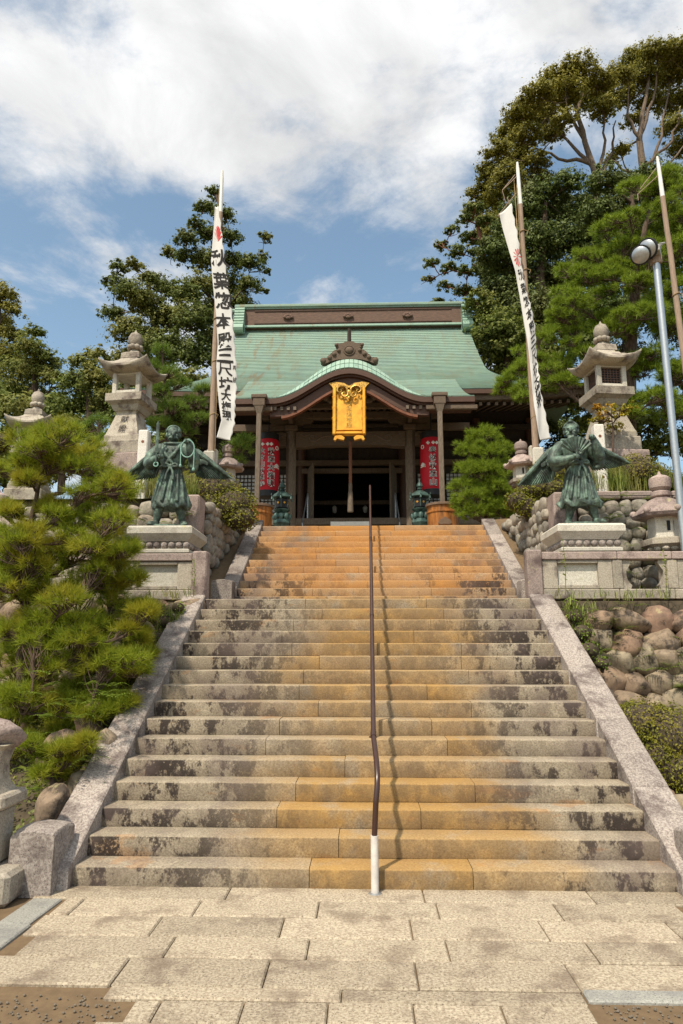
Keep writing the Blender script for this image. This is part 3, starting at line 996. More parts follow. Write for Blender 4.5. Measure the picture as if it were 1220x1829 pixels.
# copper edge tiles on the swelling gable and the straight porch eaves
NT_ = 34
Xs = [-KW + 2 * KW * i / NT_ for i in range(NT_ + 1)]
Xs = [-HW, -2.9, -2.6, -2.3] + Xs + [2.3, 2.6, 2.9, HW]
def edge_lo(X): return Vector((XT + X, YE - .02, base_z(YE) + karahafu(X)))
def edge_hi(X): return Vector((XT + X, 16.97, base_z(16.95) + karahafu(X) + tile_rise(X) + .02))
for a, b in zip(Xs[:-1], Xs[1:]):
    nr = 2 if karahafu((a + b) / 2) > .3 else 1
    for r_ in range(nr):
        f0_, f1_ = r_ / nr, (r_ + 1) / nr
        g = .006
        q = [edge_lo(a + g).lerp(edge_hi(a + g), f0_), edge_lo(b - g).lerp(edge_hi(b - g), f0_), edge_lo(b - g).lerp(edge_hi(b - g), f1_ - .015), edge_lo(a + g).lerp(edge_hi(a + g), f1_ - .015)]
        nn = (q[1] - q[0]).cross(q[3] - q[0]).normalized()
        up = [p + nn * (.030 if i_ < 2 else .018) for i_, p in enumerate(q)]
        m = MB(); m.add(q + up, [(0, 3, 2, 1), (4, 5, 6, 7), (0, 1, 5, 4), (1, 2, 6, 5), (2, 3, 7, 6), (3, 0, 4, 7)])
        part(m, 'copper_tile', 'copper_tile', roof, flat=True)
lm = MB(); lm.strip([edge_lo(x) - Vector((0, 0, .01)) for x in Xs], [edge_hi(x) - Vector((0, .01, .012)) for x in Xs]); part(lm, 'tile_bed', 'copper_roof', roof)
# ridge
rg = MB(); rg.box((XT, YR, 13.95), (8.5, .62, .78)); ridge = part(rg, 'ridge_box', 'ridge_wood', flat=True)
m = MB(); m.box((XT, YR, 14.42), (8.9, .82, .13), bev=.03); m.box((XT, YR, 14.335), (8.7, .72, .05)); part(m, 'ridge_cap', 'copper_roof', ridge)
m = MB(); m.box((XT, YR - .34, 13.60), (8.5, .10, .07)); part(m, 'ridge_sill', 'copper_tile', ridge)
for z_, h_ in ((14.23, .03), (13.73, .03)):
    m = MB(); m.box((XT, YR - .325, z_), (7.4, .04, h_)); part(m, 'ridge_moulding', 'brown_wood', ridge)
crest = MB()
for k in range(5):
    a = PI * (k - 2) / 4.4
    crest.ball((math.sin(a) * .13, -.03, math.cos(a) * .08 - .02), (.075, .05, .06), 10, 6)
crest.ball((0, -.05, -.05), (.10, .05, .06), 10, 6)
cme = crest.mesh('crest', 'ridge_wood')
for px in (515, 622, 728):
    p = at(px, 571, YR - .33)
    link('crest', cme, ridge, (p.x, YR - .33, 13.97))
for sgn in (-1, 1):
    m = MB()
    z_ = 14.33
    for k in range(7):
        h_ = .13 if k < 6 else .30
        yf = YR - .42 - .035 * k
        m.tube([(XT + sgn * 4.05, yf, z_ - h_ / 2), (XT + sgn * 4.42, yf, z_ - h_ / 2)], h_ * .52, 10)
        m.box((XT + sgn * 4.235, (yf + YR) / 2, z_ - h_ / 2), (.37, YR - yf, h_ * .98))
        z_ -= h_
    part(m, 'ridge_end', 'copper_tile', ridge)
    m = MB()
    arc = [(4.40 + .06 * k, YR, 14.40 + .004 * k * k) for k in range(8)]
    m.tube([(XT + sgn * a, b, c) for a, b, c in arc], [.10 - .007 * k for k in range(8)], 8)
    part(m, 'ridge_horn', 'copper_roof', ridge)
# gable ornament with its post
half = [(0, .56), (.10, .56), (.17, .52), (.26, .50), (.34, .52), (.37, .46), (.33, .40), (.27, .38), (.33, .33), (.42, .30), (.47, .24), (.55, .17), (.60, .10), (.68, .10), (.75, .07), (.76, -.01), (.71, -.06), (.62, -.05), (.50, .0), (.30, .05), (0, .07)]
out = [(XT + x, 9.20 + z) for x, z in half] + [(XT - x, 9.20 + z) for x, z in reversed(half[1:-1])]
om = MB(); om.prism(out, 16.93, 17.12)
for s_ in (-1, 1):
    for x, z, r_ in ((.70, .02, .075), (.345, .46, .05), (.40, .20, .06), (.28, .30, .05), (.52, .10, .055)):
        om.ball((XT + s_ * x, 16.92, 9.20 + z), (r_, .05, r_), 12, 7)
om.ball((XT, 16.92, 9.20 + .30), (.115, .07, .10), 16, 8)
om.tube([(XT + .14 * math.cos(a), 16.92, 9.50 + .125 * math.sin(a)) for a in np.linspace(0, 2 * PI, 17)], .02, 6)
orn = part(om, 'gable_ornament', 'beam_wood', roof, sharp=40)
m = MB(); m.tube([(XT, 17.02, 9.67), (XT, 16.99, 10.02), (XT, 16.98, 10.14)], [.055, .052, .045], 8)
m.build('ornament_post', 'dark_wood', roof)
# curved bargeboards under the tiles
def arch_layer(name, mat, t0, t1, y0, y1, sq=1.0, xe=HW, cusp=0.0, n=64):
    m = MB()
    lo, hi_ = [], []
    for i in range(n + 1):
        X = -xe + 2 * xe * i / n
        k = karahafu(X * sq)
        c = cusp * math.exp(-(X / .13) ** 2)
        hi_.append((X, base_z(YE) + k - t0)); lo.append((X, base_z(YE) + k - t1 - c))
    V = []
    for (xa, za), (xb, zb) in zip(hi_, lo):
        V += [(XT + xa, y0, za), (XT + xb, y0, zb), (XT + xb, y1, zb), (XT + xa, y1, za)]
    F = []
    for i in range(n):
        for j in range(4):
            j2 = (j + 1) % 4
            F.append((i * 4 + j, i * 4 + j2, i * 4 + 4 + j2, i * 4 + 4 + j))
    F += [(0, 1, 2, 3), (n * 4 + 3, n * 4 + 2, n * 4 + 1, n * 4)]
    m.add(V, F)
    return part(m, name, mat, sharp=30)
arch_layer('bargeboard', 'brown_wood', .012, .15, 16.56, 17.3)
arch_layer('bargeboard', 'brown_wood', .153, .20, 16.64, 17.3, 1.0)
arch_layer('bargeboard', 'brown_wood', .203, .44, 16.72, 16.86, 1.05, 2.05)
arch_layer('bargeboard_trim', 'red_wood', .443, .51, 16.69, 16.84, 1.08, 1.75, .05)
# porch ceiling
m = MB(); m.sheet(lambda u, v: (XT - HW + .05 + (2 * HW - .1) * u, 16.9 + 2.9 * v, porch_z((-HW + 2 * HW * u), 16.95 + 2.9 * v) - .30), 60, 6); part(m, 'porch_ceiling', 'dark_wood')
# rafters under the straight porch eaves: too fine to pick apart
m = MB()
X = -HW + .1
while X < HW:
    if abs(X) > 1.35:
        Msh = Matrix(((1, 0, 0, XT + X), (0, 1, 0, 17.6), (0, .43, 1, base_z(17.6) - .27), (0, 0, 0, 1)))
        m.box((0, 0, 0), (.075, 1.9, .09), Msh)
    X += .17
part(m, 'porch_rafters', 'old_wood', flat=True)['kind'] = 'stuff'
for s_ in (-1, 1):                       # straight boards below the porch eaves, with rain hoppers and pipes
    m = MB(); m.box((XT + s_ * 2.62, 16.66, base_z(YE) - .27), (1.30, .12, .11), bev=.01); part(m, 'gutter', 'beam_wood')
    m = MB(); m.box((XT + s_ * 2.30, 16.55, base_z(YE) + .02), (.40, .26, .10), bev=.015); m.box((XT + s_ * 2.30, 16.55, base_z(YE) - .13), (.30, .22, .20), bev=.01)
    pipe = MB(); pipe.box((XT + s_ * 2.30, 16.55, (ZT + 1.0 + 7.60) / 2 + .1), (.125, .11, 7.60 - ZT - 1.0 + .2), bev=.015)
    pipe.add([(XT + s_ * 2.30 + a * q, 16.55 + b * q2, z) for z, q, q2 in ((7.62, .062, .055), (7.82, .12, .10)) for a, b in ((-1, -1), (1, -1), (1, 1), (-1, 1))], [(0, 1, 5, 4), (1, 2, 6, 5), (2, 3, 7, 6), (3, 0, 4, 7), (4, 5, 6, 7)])
    pp = part(pipe, 'rain_pipe', 'old_wood')
    part(m, 'hopper', 'beam_wood', pp)
# porch posts, tie beam, brackets
for s_ in (-1, 1):
    m = MB(); m.lathe([(.135, ZT + .16), (.135, 7.75)], 8, c=(XT + s_ * 1.67, YP, 0))
    po = part(m, 'porch_post', 'old_wood', sharp=20)
    m = MB(); m.box((XT + s_ * 1.67, YP, ZT + .08), (.46, .46, .16), bev=.02); part(m, 'base_stone', 'old_granite', po)
    # carved nosing of the tie beam outside the post
    pr = [(0, .42), (.12, .45), (.30, .42), (.42, .36), (.46, .26), (.42, .19), (.34, .20), (.36, .13), (.28, .06), (.18, .03), (.08, .05), (0, .04)]
    m = MB(); m.prism([(XT + s_ * (1.81 + x), 7.28 + z) for x, z in pr], YP - .10, YP + .10)
    m.ball((XT + s_ * 2.14, YP - .10, 7.56), (.07, .04, .07), 10, 6); m.ball((XT + s_ * 2.02, YP - .10, 7.42), (.06, .04, .06), 10, 6); m.ball((XT + s_ * 1.92, YP - .10, 7.60), (.06, .04, .05), 10, 6)
    part(m, 'beam_nosing', 'beam_wood')
    # bracket complex on the post
    z_ = 7.76
    m = MB(); m.box((XT + s_ * 1.67, YP, z_ + .09), (.36, .36, .18), bev=.03); part(m, 'bracket_block', 'beam_wood')
    m = MB(); m.prism([(XT + s_ * 1.67 + x, z_ + .185 + z) for x, z in ((-.62, .13), (-.55, .03), (-.42, 0), (.42, 0), (.55, .03), (.62, .13), (.62, .16), (-.62, .16))], YP - .07, YP + .07); part(m, 'bracket_arm', 'beam_wood')
    for dx in (-.5, 0, .5):
        m = MB(); m.box((XT + s_ * 1.67 + dx, YP, z_ + .42), (.22, .22, .13), bev=.02); part(m, 'bracket_block', 'beam_wood')
    m = MB(); m.box((XT + s_ * 1.67, YP - .45, z_ + .27), (.12, 1.1, .15), bev=.02); part(m, 'bracket_arm', 'beam_wood')
    m = MB(); m.box((XT + s_ * 2.55, YP, z_ + .12), (1.6, .14, .20), bev=.01); part(m, 'side_beam', 'beam_wood')
bl = [(-1.535, 7.28), (-1.2, 7.29), (-.95, 7.33), (.95, 7.33), (1.2, 7.29), (1.535, 7.28), (1.535, 7.72), (-1.535, 7.72)]
m = MB(); m.prism([(XT + x, z) for x, z in bl], YP - .13, YP + .13)
tb = part(m, 'tie_beam', 'beam_wood', sharp=20)
for s_ in (-1, 1):                       # carved scroll lines on the beam
    m = MB()
    m.tube([(XT + s_ * x, YP - .135, z) for x, z in ((.55, 7.62), (.75, 7.58), (.9, 7.50), (1.0, 7.44), (1.12, 7.46), (1.16, 7.54), (1.10, 7.60), (1.02, 7.57), (1.05, 7.52))], .016, 6)
    m.tube([(XT + s_ * x, YP - .135, z) for x, z in ((.95, 7.60), (1.15, 7.64), (1.3, 7.60), (1.42, 7.66))], .013, 6)
    part(m, 'carved_scroll', 'old_wood', tb)
m = MB(); m.box((XT, YP, 8.22), (5.0, .20, .22), bev=.015); part(m, 'upper_beam', 'beam_wood')
m = MB(); m.box((XT, YP - .02, 7.92), (2.7, .10, .12), bev=.015); part(m, 'upper_beam', 'dark_wood')
for s_ in (-1, 1):                       # carved cloud panels beside the plaque
    m = MB()
    for k in range(7):
        a = k / 6
        m.ball((XT + s_ * (.5 + .85 * a), 17.75, 8.42 + .16 * math.sin(a * 3.0)), (.14, .07, .10 - .03 * a), 10, 6)
    part(m, 'carved_panel', 'old_wood')
m = MB(); m.box((XT, 17.85, 8.28), (3.4, .12, .16), bev=.01); part(m, 'gable_beam', 'beam_wood')
# main eaves: boards and rafters
def eave_line(dz0, dz1, y0, y1, name, mat):
    n = 48; V, F = [], []
    for i in range(n + 1):
        X = -6.75 + 13.5 * i / n
        z = base_z(YM) + lift(X, 1)
        for yy, zz in ((y0, z - dz0), (y0, z - dz1), (y1, z - dz1), (y1, z - dz0)): V.append((XT + X, yy, zz))
    for i in range(n):
        for j in range(4):
            j2 = (j + 1) % 4; F.append((i * 4 + j, i * 4 + j2, i * 4 + 4 + j2, i * 4 + 4 + j))
    F += [(0, 1, 2, 3), (n * 4 + 3, n * 4 + 2, n * 4 + 1, n * 4)]
    m = MB(); m.add(V, F); return part(m, name, mat)
eave_line(.01, .14, YM - .03, YM + .25, 'eave_board', 'brown_wood')
eave_line(.143, .30, YM + .07, YM + .30, 'eave_board', 'beam_wood')
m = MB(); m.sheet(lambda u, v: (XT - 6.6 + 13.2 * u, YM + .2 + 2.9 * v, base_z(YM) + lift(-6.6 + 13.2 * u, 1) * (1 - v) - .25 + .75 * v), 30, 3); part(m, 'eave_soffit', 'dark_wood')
m = MB()
for k in range(58):
    X = -6.5 + 13 * k / 57
    Msh = Matrix(((1, 0, 0, XT + X), (0, 1, 0, YM + 1.3), (0, .27, 1, base_z(YM) + lift(X, 1) * .5 - .06), (0, 0, 0, 1)))
    m.box((0, 0, -.02), (.08, 2.3, .10), Msh)
part(m, 'main_rafters', 'beam_wood', flat=True)['kind'] = 'stuff'
# body of the hall
YB = 21.2
m = MB()
m.box((XT - 3.6, YB + .1, 8.05), (4.6, .16, 2.9)); m.box((XT + 3.6, YB + .1, 8.05), (4.6, .16, 2.9)); m.box((XT, YB + .1, 8.60), (2.6, .16, 1.9))
m.box((XT - 5.85, YB + 3, 7.0), (.16, 6, 5.4)); m.box((XT + 5.85, YB + 3, 7.0), (.16, 6, 5.4)); m.box((XT, YB + 6, 7.0), (11.8, .16, 5.4))
m.box((XT, YB + 3, 9.3), (11.6, 5.9, .1))
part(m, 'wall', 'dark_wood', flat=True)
m = MB(); m.box((XT, 22.9, ZT + .62), (11.8, 6.6, 1.22)); part(m, 'floor', 'beam_wood', flat=True)
m = MB(); m.box((XT, 19.58, ZT + 1.17), (11.8, .14, .20), bev=.01); part(m, 'veranda_edge', 'old_wood')
for X in (-5.7, -4.0, -1.62, 1.62, 4.0, 5.7):
    m = MB(); m.lathe([(.13, ZT + 1.2), (.13, 9.0)], 12, c=(XT + X, YB - .05, 0)); part(m, 'hall_pillar', 'brown_wood')
for z_, mat in ((7.55, 'beam_wood'), (8.15, 'dark_wood'), (8.7, 'dark_wood')):
    m = MB(); m.box((XT, YB - .12, z_), (11.6, .14, .18), bev=.01); part(m, 'hall_beam', mat)
m = MB(); m.box((XT, YB - .16, 7.28), (3.2, .10, .16), bev=.01); part(m, 'door_lintel', 'old_wood')
for s_ in (-1, 1):                       # paper lattice windows either side of the porch
    for c in (2.5, 3.4):
        m = MB(); m.box((XT + s_ * c, YB - .06, 6.45), (.84, .03, 1.5)); win = part(m, 'window', 'paper', flat=True)
        m = MB()
        for k in range(8): m.box((XT + s_ * c - .42 + .12 * k, YB - .10, 6.45), (.022, .03, 1.5))
        for k in range(13): m.box((XT + s_ * c, YB - .102, 5.70 + .125 * k), (.86, .034, .022))
        part(m, 'lattice', 'dark_wood', win, flat=True)
    m = MB(); m.box((XT + s_ * 2.95, YB - .12, 5.52), (1.9, .10, .34), bev=.01); part(m, 'window_sill', 'beam_wood')
    # folded door leaf standing open
    dm = MB(); dm.box((0, 0, .95), (.06, .85, 1.9), bev=.008)
    door = dm.build('door', 'old_wood', temple, loc=(s_ * 1.28, YB - .55 - YP, 1.22 + .02), rot=(0, 0, s_ * -.25))
    for k in range(4):
        m = MB(); m.box((-s_ * .035, 0, .25 + .45 * k), (.02, .66, .30), bev=.004); m.build('door_panel', 'dark_wood', door)
m = MB(); m.box((XT, YB + 1.6, 6.62), (2.9, .16, .14), bev=.01); part(m, 'inner_beam', 'old_wood')
m = MB(); m.box((XT, YB + .1, ZT + 1.40), (2.5, .14, .36), bev=.01); part(m, 'threshold', 'beam_wood')
for k in range(3):
    m = MB(); m.box((XT, 18.98 + .27 * k, ZT + .30 + .28 * k), (2.9, .34, .14), bev=.012); part(m, 'wooden_step', 'old_wood')
    m = MB(); m.box((XT, 19.10 + .27 * k, ZT + .13 + .28 * k), (2.8, .06, .24)); part(m, 'step_riser', 'dark_wood')
m = MB(); m.box((XT - .0, 18.86, ZT + .98), (1.15, .03, .12), bev=.004); m.box((XT - .5, 18.88, ZT + .62), (.04, .03, .72)); m.box((XT + .5, 18.88, ZT + .62), (.04, .03, .72))
tag(m.build('step_notice', 'white_paint', None), 'long low white board standing before the temple steps', 'notice board')
# altar shapes deep in the hall
m = MB(); m.box((XT, YB + 3.4, 6.0), (2.4, .7, .9), bev=.02); m.box((XT, YB + 3.9, 6.7), (1.6, .5, 1.0), bev=.02)
tag(m.build('altar', 'dark_wood'), 'dark altar deep inside the open temple doorway', 'altar')
for k, x in enumerate((-.62, .42)):
    m = MB(); m.lathe([(.03, 0), (.07, .05), (.09, .18), (.05, .24), (.02, .26)], 12, c=(XT + x, YB + 1.55, 6.26))
    tag(m.build('paper_lamp', 'paper'), ('small pale lamp hanging left of the bell rope inside the doorway', 'small pale lamp hanging right of the bell rope inside the doorway')[k], 'lamp', 'lamps inside the hall')
# thin steel rails beside the wooden steps
for s_, lab in ((-1, 'thin steel rail left of the temple doorway steps'), (1, 'thin steel rail right of the temple doorway steps')):
    m = MB(); m.tube([(XT + s_ * 1.36, 18.75, ZT), (XT + s_ * 1.36, 18.75, ZT + .98), (XT + s_ * 1.30, 19.75, ZT + 2.05), (XT + s_ * 1.30, 19.75, ZT + 1.2)], .022, 8)
    tag(m.build('step_rail', 'steel'), lab, 'handrail', 'steel rails at the temple steps')

# ------------------------------------------------------------------ text
_txt = {}
def glyph(ch, bold=.018):
    """one character as flat mesh data centred on the origin, one unit high"""
    if (ch, bold) in _txt: return _txt[(ch, bold)]
    c = bpy.data.curves.new('glyph', 'FONT'); c.body = ch; c.size = 1.0; c.resolution_u = 3
    c.offset = bold; c.fill_mode = 'FRONT'
    o = bpy.data.objects.new('glyph', c); COL.objects.link(o)
    dg = bpy.context.evaluated_depsgraph_get(); dg.update()
    ev = o.evaluated_get(dg)
    me = bpy.data.meshes.new_from_object(ev)
    bm = bmesh.new(); bm.from_mesh(me)
    bmesh.ops.triangulate(bm, faces=bm.faces)
    for _ in range(3):
        le = [e for e in bm.edges if e.calc_length() > .14]
        if not le: break
        bmesh.ops.subdivide_edges(bm, edges=le, cuts=1)
        bmesh.ops.triangulate(bm, faces=bm.faces)
    bm.verts.index_update()
    V = np.array([v.co[:] for v in bm.verts]); F = [tuple(v.index for v in f.verts) for f in bm.faces]
    bm.free()
    bpy.data.objects.remove(o); bpy.data.curves.remove(c); bpy.data.meshes.remove(me)
    V = V[:, :2]; lo, hi_ = V.min(0), V.max(0)
    V = (V - (lo + hi_) / 2) / max((hi_ - lo).max(), .55)
    _txt[(ch, bold)] = (V, F)
    return V, F
def write(chars, pts, size, name, mat, parent, fn, slant=0.0, wide=1.0, bold=.018):
    """chars placed at pts = [(u, v)], mapped to space by fn(u, v)"""
    m = MB()
    for ch, (u, v) in zip(chars, pts):
        V, F = glyph(ch, bold)
        m.add([fn(u + (x * wide + slant * y) * size, v + y * size) for x, y in V], F)
    me = bpy.data.meshes.new(name); me.from_pydata(m.v, [], m.f); me.materials.append(M_[mat])
    return link(name, me, parent)

# ------------------------------------------------------------------ gold plaque, rope, lanterns, tubs
pq = empty('gold_plaque', (XT, 16.52, 7.02)); pq.scale = (1.12, 1.12, 1.12); pq.rotation_euler = (R(-7), 0, 0)
tag(pq, 'gilded vertical name plaque hanging under the curved porch gable', 'plaque')
m = MB(); m.box((0, .03, .62), (.70, .05, 1.24), bev=.01); m.build('board', 'gold', pq)
for s_ in (-1, 1):
    m = MB(); m.box((s_ * .335, -.01, .60), (.085, .11, 1.20), bev=.02); fr = m.build('frame_side', 'gold', pq)
    for z_ in (.42, .68, .95): 
        m = MB(); m.lathe([(.055, -.03), (.06, 0), (.055, .03)], 10, c=(s_ * .335, -.01, z_)); m.build('frame_knot', 'gold', fr)
    pr = [(0, 0), (.10, -.02), (.13, -.10), (.09, -.13), (.05, -.08), (-.02, -.10), (-.10, -.12), (-.12, -.06), (-.06, -.01)]
    m = MB(); m.prism([(s_ * (.22 + x), -.02 + z) for x, z in pr], -.06, .02); m.build('foot', 'gold', pq)
m = MB(); m.box((0, -.01, .045), (.60, .10, .07), bev=.015); m.box((0, -.005, .13), (.58, .05, .03), bev=.01); m.build('frame_bottom', 'gold', pq)
m = MB(); m.box((0, -.01, 1.20), (.64, .10, .08), bev=.02); m.build('frame_top', 'gold_dark', pq)
wing_ = [(0, 1.22), (.12, 1.30), (.30, 1.33), (.47, 1.30), (.40, 1.22), (.35, 1.14), (.28, 1.10), (.15, 1.14)]
m = MB()
for s_ in (-1, 1): m.prism([(s_ * x, z) for x, z in wing_], -.05, .06)
m.build('crest_board', 'gold_dark', pq)
m = MB()
for s_ in (-1, 1):
    m.tube([(s_ * x, -.09, z) for x, z in ((.03, 1.02), (.05, 1.14), (.12, 1.20), (.21, 1.20), (.27, 1.14), (.27, 1.07), (.22, 1.03), (.17, 1.06), (.19, 1.11))], [.022, .026, .028, .028, .026, .024, .02, .018, .016], 8)
    m.tube([(s_ * x, -.09, z) for x, z in ((.02, 1.04), (.03, .96), (.09, .92), (.15, .95), (.16, 1.01), (.11, 1.04), (.09, 1.0))], [.024, .024, .024, .024, .02, .018, .016], 8)
m.ball((0, -.09, 1.05), (.045, .03, .06), 10, 6); m.ball((0, -.09, .90), (.03, .025, .05), 8, 6)
m.build('scrollwork', 'gold_dark', pq)
write('秋葉總本殿', [(0, .80), (0, .67), (0, .53), (0, .40), (0, .26)], .135, 'lettering', 'gold_dark', pq, lambda u, v: (u, -.0035 - .002, v), bold=.004)

rp = MB()
for s_ in range(3):
    pts = [(.025 * math.cos(t_ * 30 + s_ * 2.09), .025 * math.sin(t_ * 30 + s_ * 2.09), 7.35 - 1.2 * t_) for t_ in np.linspace(0, 1, 60)]
    rp.tube(pts, .024, 6)
rope = empty('bell_rope', (XT + .0, 18.1, 0)); tag(rope, 'thick twisted bell rope with tassel hanging in the porch doorway', 'rope')
rp.build('rope', 'rope_red', rope)
m = MB(); m.lathe([(.045, 6.16), (.055, 6.10), (.05, 5.95), (.07, 5.88), (.075, 5.62), (.085, 5.40), (.08, 5.36)], 14); m.build('tassel', 'old_wood', rope)

def big_lantern(X, label, seed):
    root = empty('paper_lantern', (XT + X, 18.15, 5.95)); tag(root, label, 'lantern')
    prof = [(.275, 0)]
    for k in range(25):
        z = 1.42 * k / 24
        rr = .315 * (1 - .12 * abs(2 * k / 24 - 1) ** 4)
        prof += [(rr, z + .005), (rr - .004, z + .03)]
    m = MB(); m.lathe(prof, 32); m.build('body', 'red_lantern', root, sharp=60)
    m = MB(); m.lathe([(.27, -.17), (.285, -.16), (.285, .0), (.27, .008)], 28); m.build('bottom_ring', 'lantern_black', root)
    m = MB(); m.lathe([(.27, 1.44), (.285, 1.45), (.285, 1.62), (.25, 1.64)], 28); m.build('top_ring', 'lantern_black', root)
    m = MB(); m.tube([(0, 0, 1.64), (0, 0, 2.2)], .015, 6); m.build('hanger', 'lantern_black', root)
    def cyl(u, v, off=.006):
        a = u / .315
        return ((.317 + off) * math.sin(a), -(.317 + off) * math.cos(a), v)
    cols = (('大本山秋葉寺', -.13), ('秋葉大権現', .13)) if seed == 0 else (('奉納秋葉山', .0), ('三尺坊', .27))
    for txt, u in cols:
        n_ = len(txt); st = 1.12 / n_
        pts = [(u, 1.16 - st * k - st * .5 + .02) for k in range(n_)]
        write(txt, pts, min(.22, st * .95), 'lettering_outline', 'white_paint', root, lambda a, b: cyl(a, b, .004), bold=.055)
        write(txt, pts, min(.20, st * .86), 'lettering', 'ink', root, lambda a, b: cyl(a, b, .008), bold=.0)
    for u in (-.30, .30):
        m = MB()
        for k in range(7):
            a = PI * k / 6
            m.tube([cyl(u, .62, .004), cyl(u + .09 * math.cos(a), .62 + .11 * math.sin(a), .004)], [.006, .018], 6)
        m.build('leaf_crest', 'white_paint', root)
        m = MB(); m.tube([cyl(u + .05 * math.cos(a), 1.18 + .05 * math.sin(a), .003) for a in np.linspace(0, 2 * PI, 13)], .014, 6); m.build('round_crest', 'white_paint', root)
    for u in (-.12, .02, .12):
        m = MB(); c = cyl(u, 1.27, .002); m.ball(c, (.055, .02, .055), 4, 2); m.build('diamond_crest', 'white_paint', root)
big_lantern(-2.27, 'tall red paper lantern behind the left rain pipe', 0)
big_lantern(2.23, 'tall red paper lantern behind the right rain pipe', 1)

def tub(X, label):
    root = empty('wooden_tub', (XT + X, 16.55, ZT)); tag(root, label, 'tub', 'rain tubs under the downpipes')
    n_ = 22
    m = MB(); m.lathe([(.36, .02), (.385, .95), (.35, .95), (.34, .5)], 44); m.build('staves', 'tub_wood', root, sharp=50)
    for z_ in (.12, .78):
        m = MB(); rr = .364 + .026 * z_; m.lathe([(rr + .002, z_), (rr + .018, z_ + .01), (rr + .019, z_ + .05), (rr + .004, z_ + .06)], 44); m.build('hoop', 'tub_wood', root)
    m = MB(); m.lathe([(.40, .952), (.425, .96), (.425, 1.01), (.40, 1.02), (.05, 1.02)], 40); m.build('lid', 'tub_rim', root)
    m = MB(); m.prism([(x, .52 + z) for x, z in ((0, .13), (.06, .09), (.13, .05), (.17, -.03), (.10, -.06), (0, -.05), (-.10, -.06), (-.17, -.03), (-.13, .05), (-.06, .09))], -.40, -.36); m.build('crest', 'tub_rim', root)
tub(-2.30, 'orange-stained wooden rain tub below the left pipe')
tub(2.30, 'orange-stained wooden rain tub below the right pipe')

def bronze_lamp(px, label):
    p = at(px, 936, 17.6)
    root = empty('bronze_lantern', (p.x, 17.6, ZT)); tag(root, label, 'lantern', 'bronze lanterns before the porch')
    m = MB(); m.lathe([(.30, 0), (.30, .12), (.22, .18), (.13, .30), (.11, .55), (.17, .66), (.22, .76), (.20, .86)], 6); m.build('stem', 'bronze_lamp', root)
    m = MB(); m.lathe([(.12, .86), (.20, .92), (.225, 1.0), (.10, 1.02)], 24)
    for k in range(8):
        a = 2 * PI * k / 8; m.ball((.19 * math.cos(a), .19 * math.sin(a), .93), (.07, .07, .10), 8, 6)
    m.build('lotus', 'bronze_lamp', root)
    m = MB(); m.lathe([(.13, 1.02), (.15, 1.06), (.21, 1.10), (.22, 1.13), (.15, 1.15)], 24); m.build('platform', 'bronze_lamp', root)
    m = MB(); m.lathe([(.13, 1.15), (.155, 1.18), (.16, 1.40), (.13, 1.44)], 6); fb = m.build('fire_box', 'lantern_black', root)
    for k in range(6):
        a = 2 * PI * (k + .5) / 6 + PI / 6
        m = MB(); m.box((0, 0, 0), (.05, .012, .05), Matrix.Translation((.163 * math.cos(a), .163 * math.sin(a), 1.30)) @ Matrix.Rotation(a + PI / 2, 4, 'Z') @ Matrix.Rotation(PI / 4, 4, 'Y')); m.build('gold_crest', 'gold', fb)
        m = MB(); m.box((0, 0, 0), (.014, .014, .24), Matrix.Translation((.182 * math.cos(a + PI / 6), .182 * math.sin(a + PI / 6), 1.29))); m.build('mullion', 'bronze_lamp', fb)
    m = MB(); m.lathe([(.20, 1.44), (.235, 1.46), (.20, 1.53), (.11, 1.60), (.06, 1.63)], 6); rf = m.build('roof', 'bronze_lamp', root)
    for k in range(6):
        a = 2 * PI * k / 6 + PI / 6
        m = MB(); m.tube([(.2 * math.cos(a), .2 * math.sin(a), 1.50), (.27 * math.cos(a), .27 * math.sin(a), 1.47), (.31 * math.cos(a), .31 * math.sin(a), 1.50), (.30 * math.cos(a), .30 * math.sin(a), 1.54)], .014, 6)
        m.lathe([(.012, -.09), (.028, -.08), (.018, -.03), (.004, 0)], 8, c=(.29 * math.cos(a), .29 * math.sin(a), 1.47)); m.build('corner_scroll', 'bronze_lamp', rf)
    m = MB(); m.lathe([(.05, 1.63), (.075, 1.66), (.05, 1.69), (.085, 1.74), (.075, 1.80), (.03, 1.86), (.005, 1.93)], 16); m.build('finial', 'bronze_lamp', root)
bronze_lamp(503, 'green bronze lantern beside the left rain tub')
bronze_lamp(751, 'green bronze lantern beside the right rain tub')

# ================================================================== bronze statues
def voxel(mb, name, mat, size, smooth_it=6):
    """weld a pile of shapes into one continuous skin"""
    me = bpy.data.meshes.new('tmp'); me.from_pydata(mb.v, [], mb.f)
    bm = bmesh.new(); bm.from_mesh(me); bmesh.ops.recalc_face_normals(bm, faces=bm.faces); bm.to_mesh(me); bm.free()
    o = bpy.data.objects.new('tmp', me); COL.objects.link(o)
    r_ = o.modifiers.new('r', 'REMESH'); r_.mode = 'VOXEL'; r_.voxel_size = size
    s_ = o.modifiers.new('s', 'SMOOTH'); s_.iterations = smooth_it; s_.factor = .45
    dg = bpy.context.evaluated_depsgraph_get(); dg.update()
    out = bpy.data.meshes.new_from_object(o.evaluated_get(dg)); out.name = name
    bpy.data.objects.remove(o); bpy.data.meshes.remove(me)
    out.materials.clear(); out.materials.append(M_[mat]); out.shade_smooth()
    return out
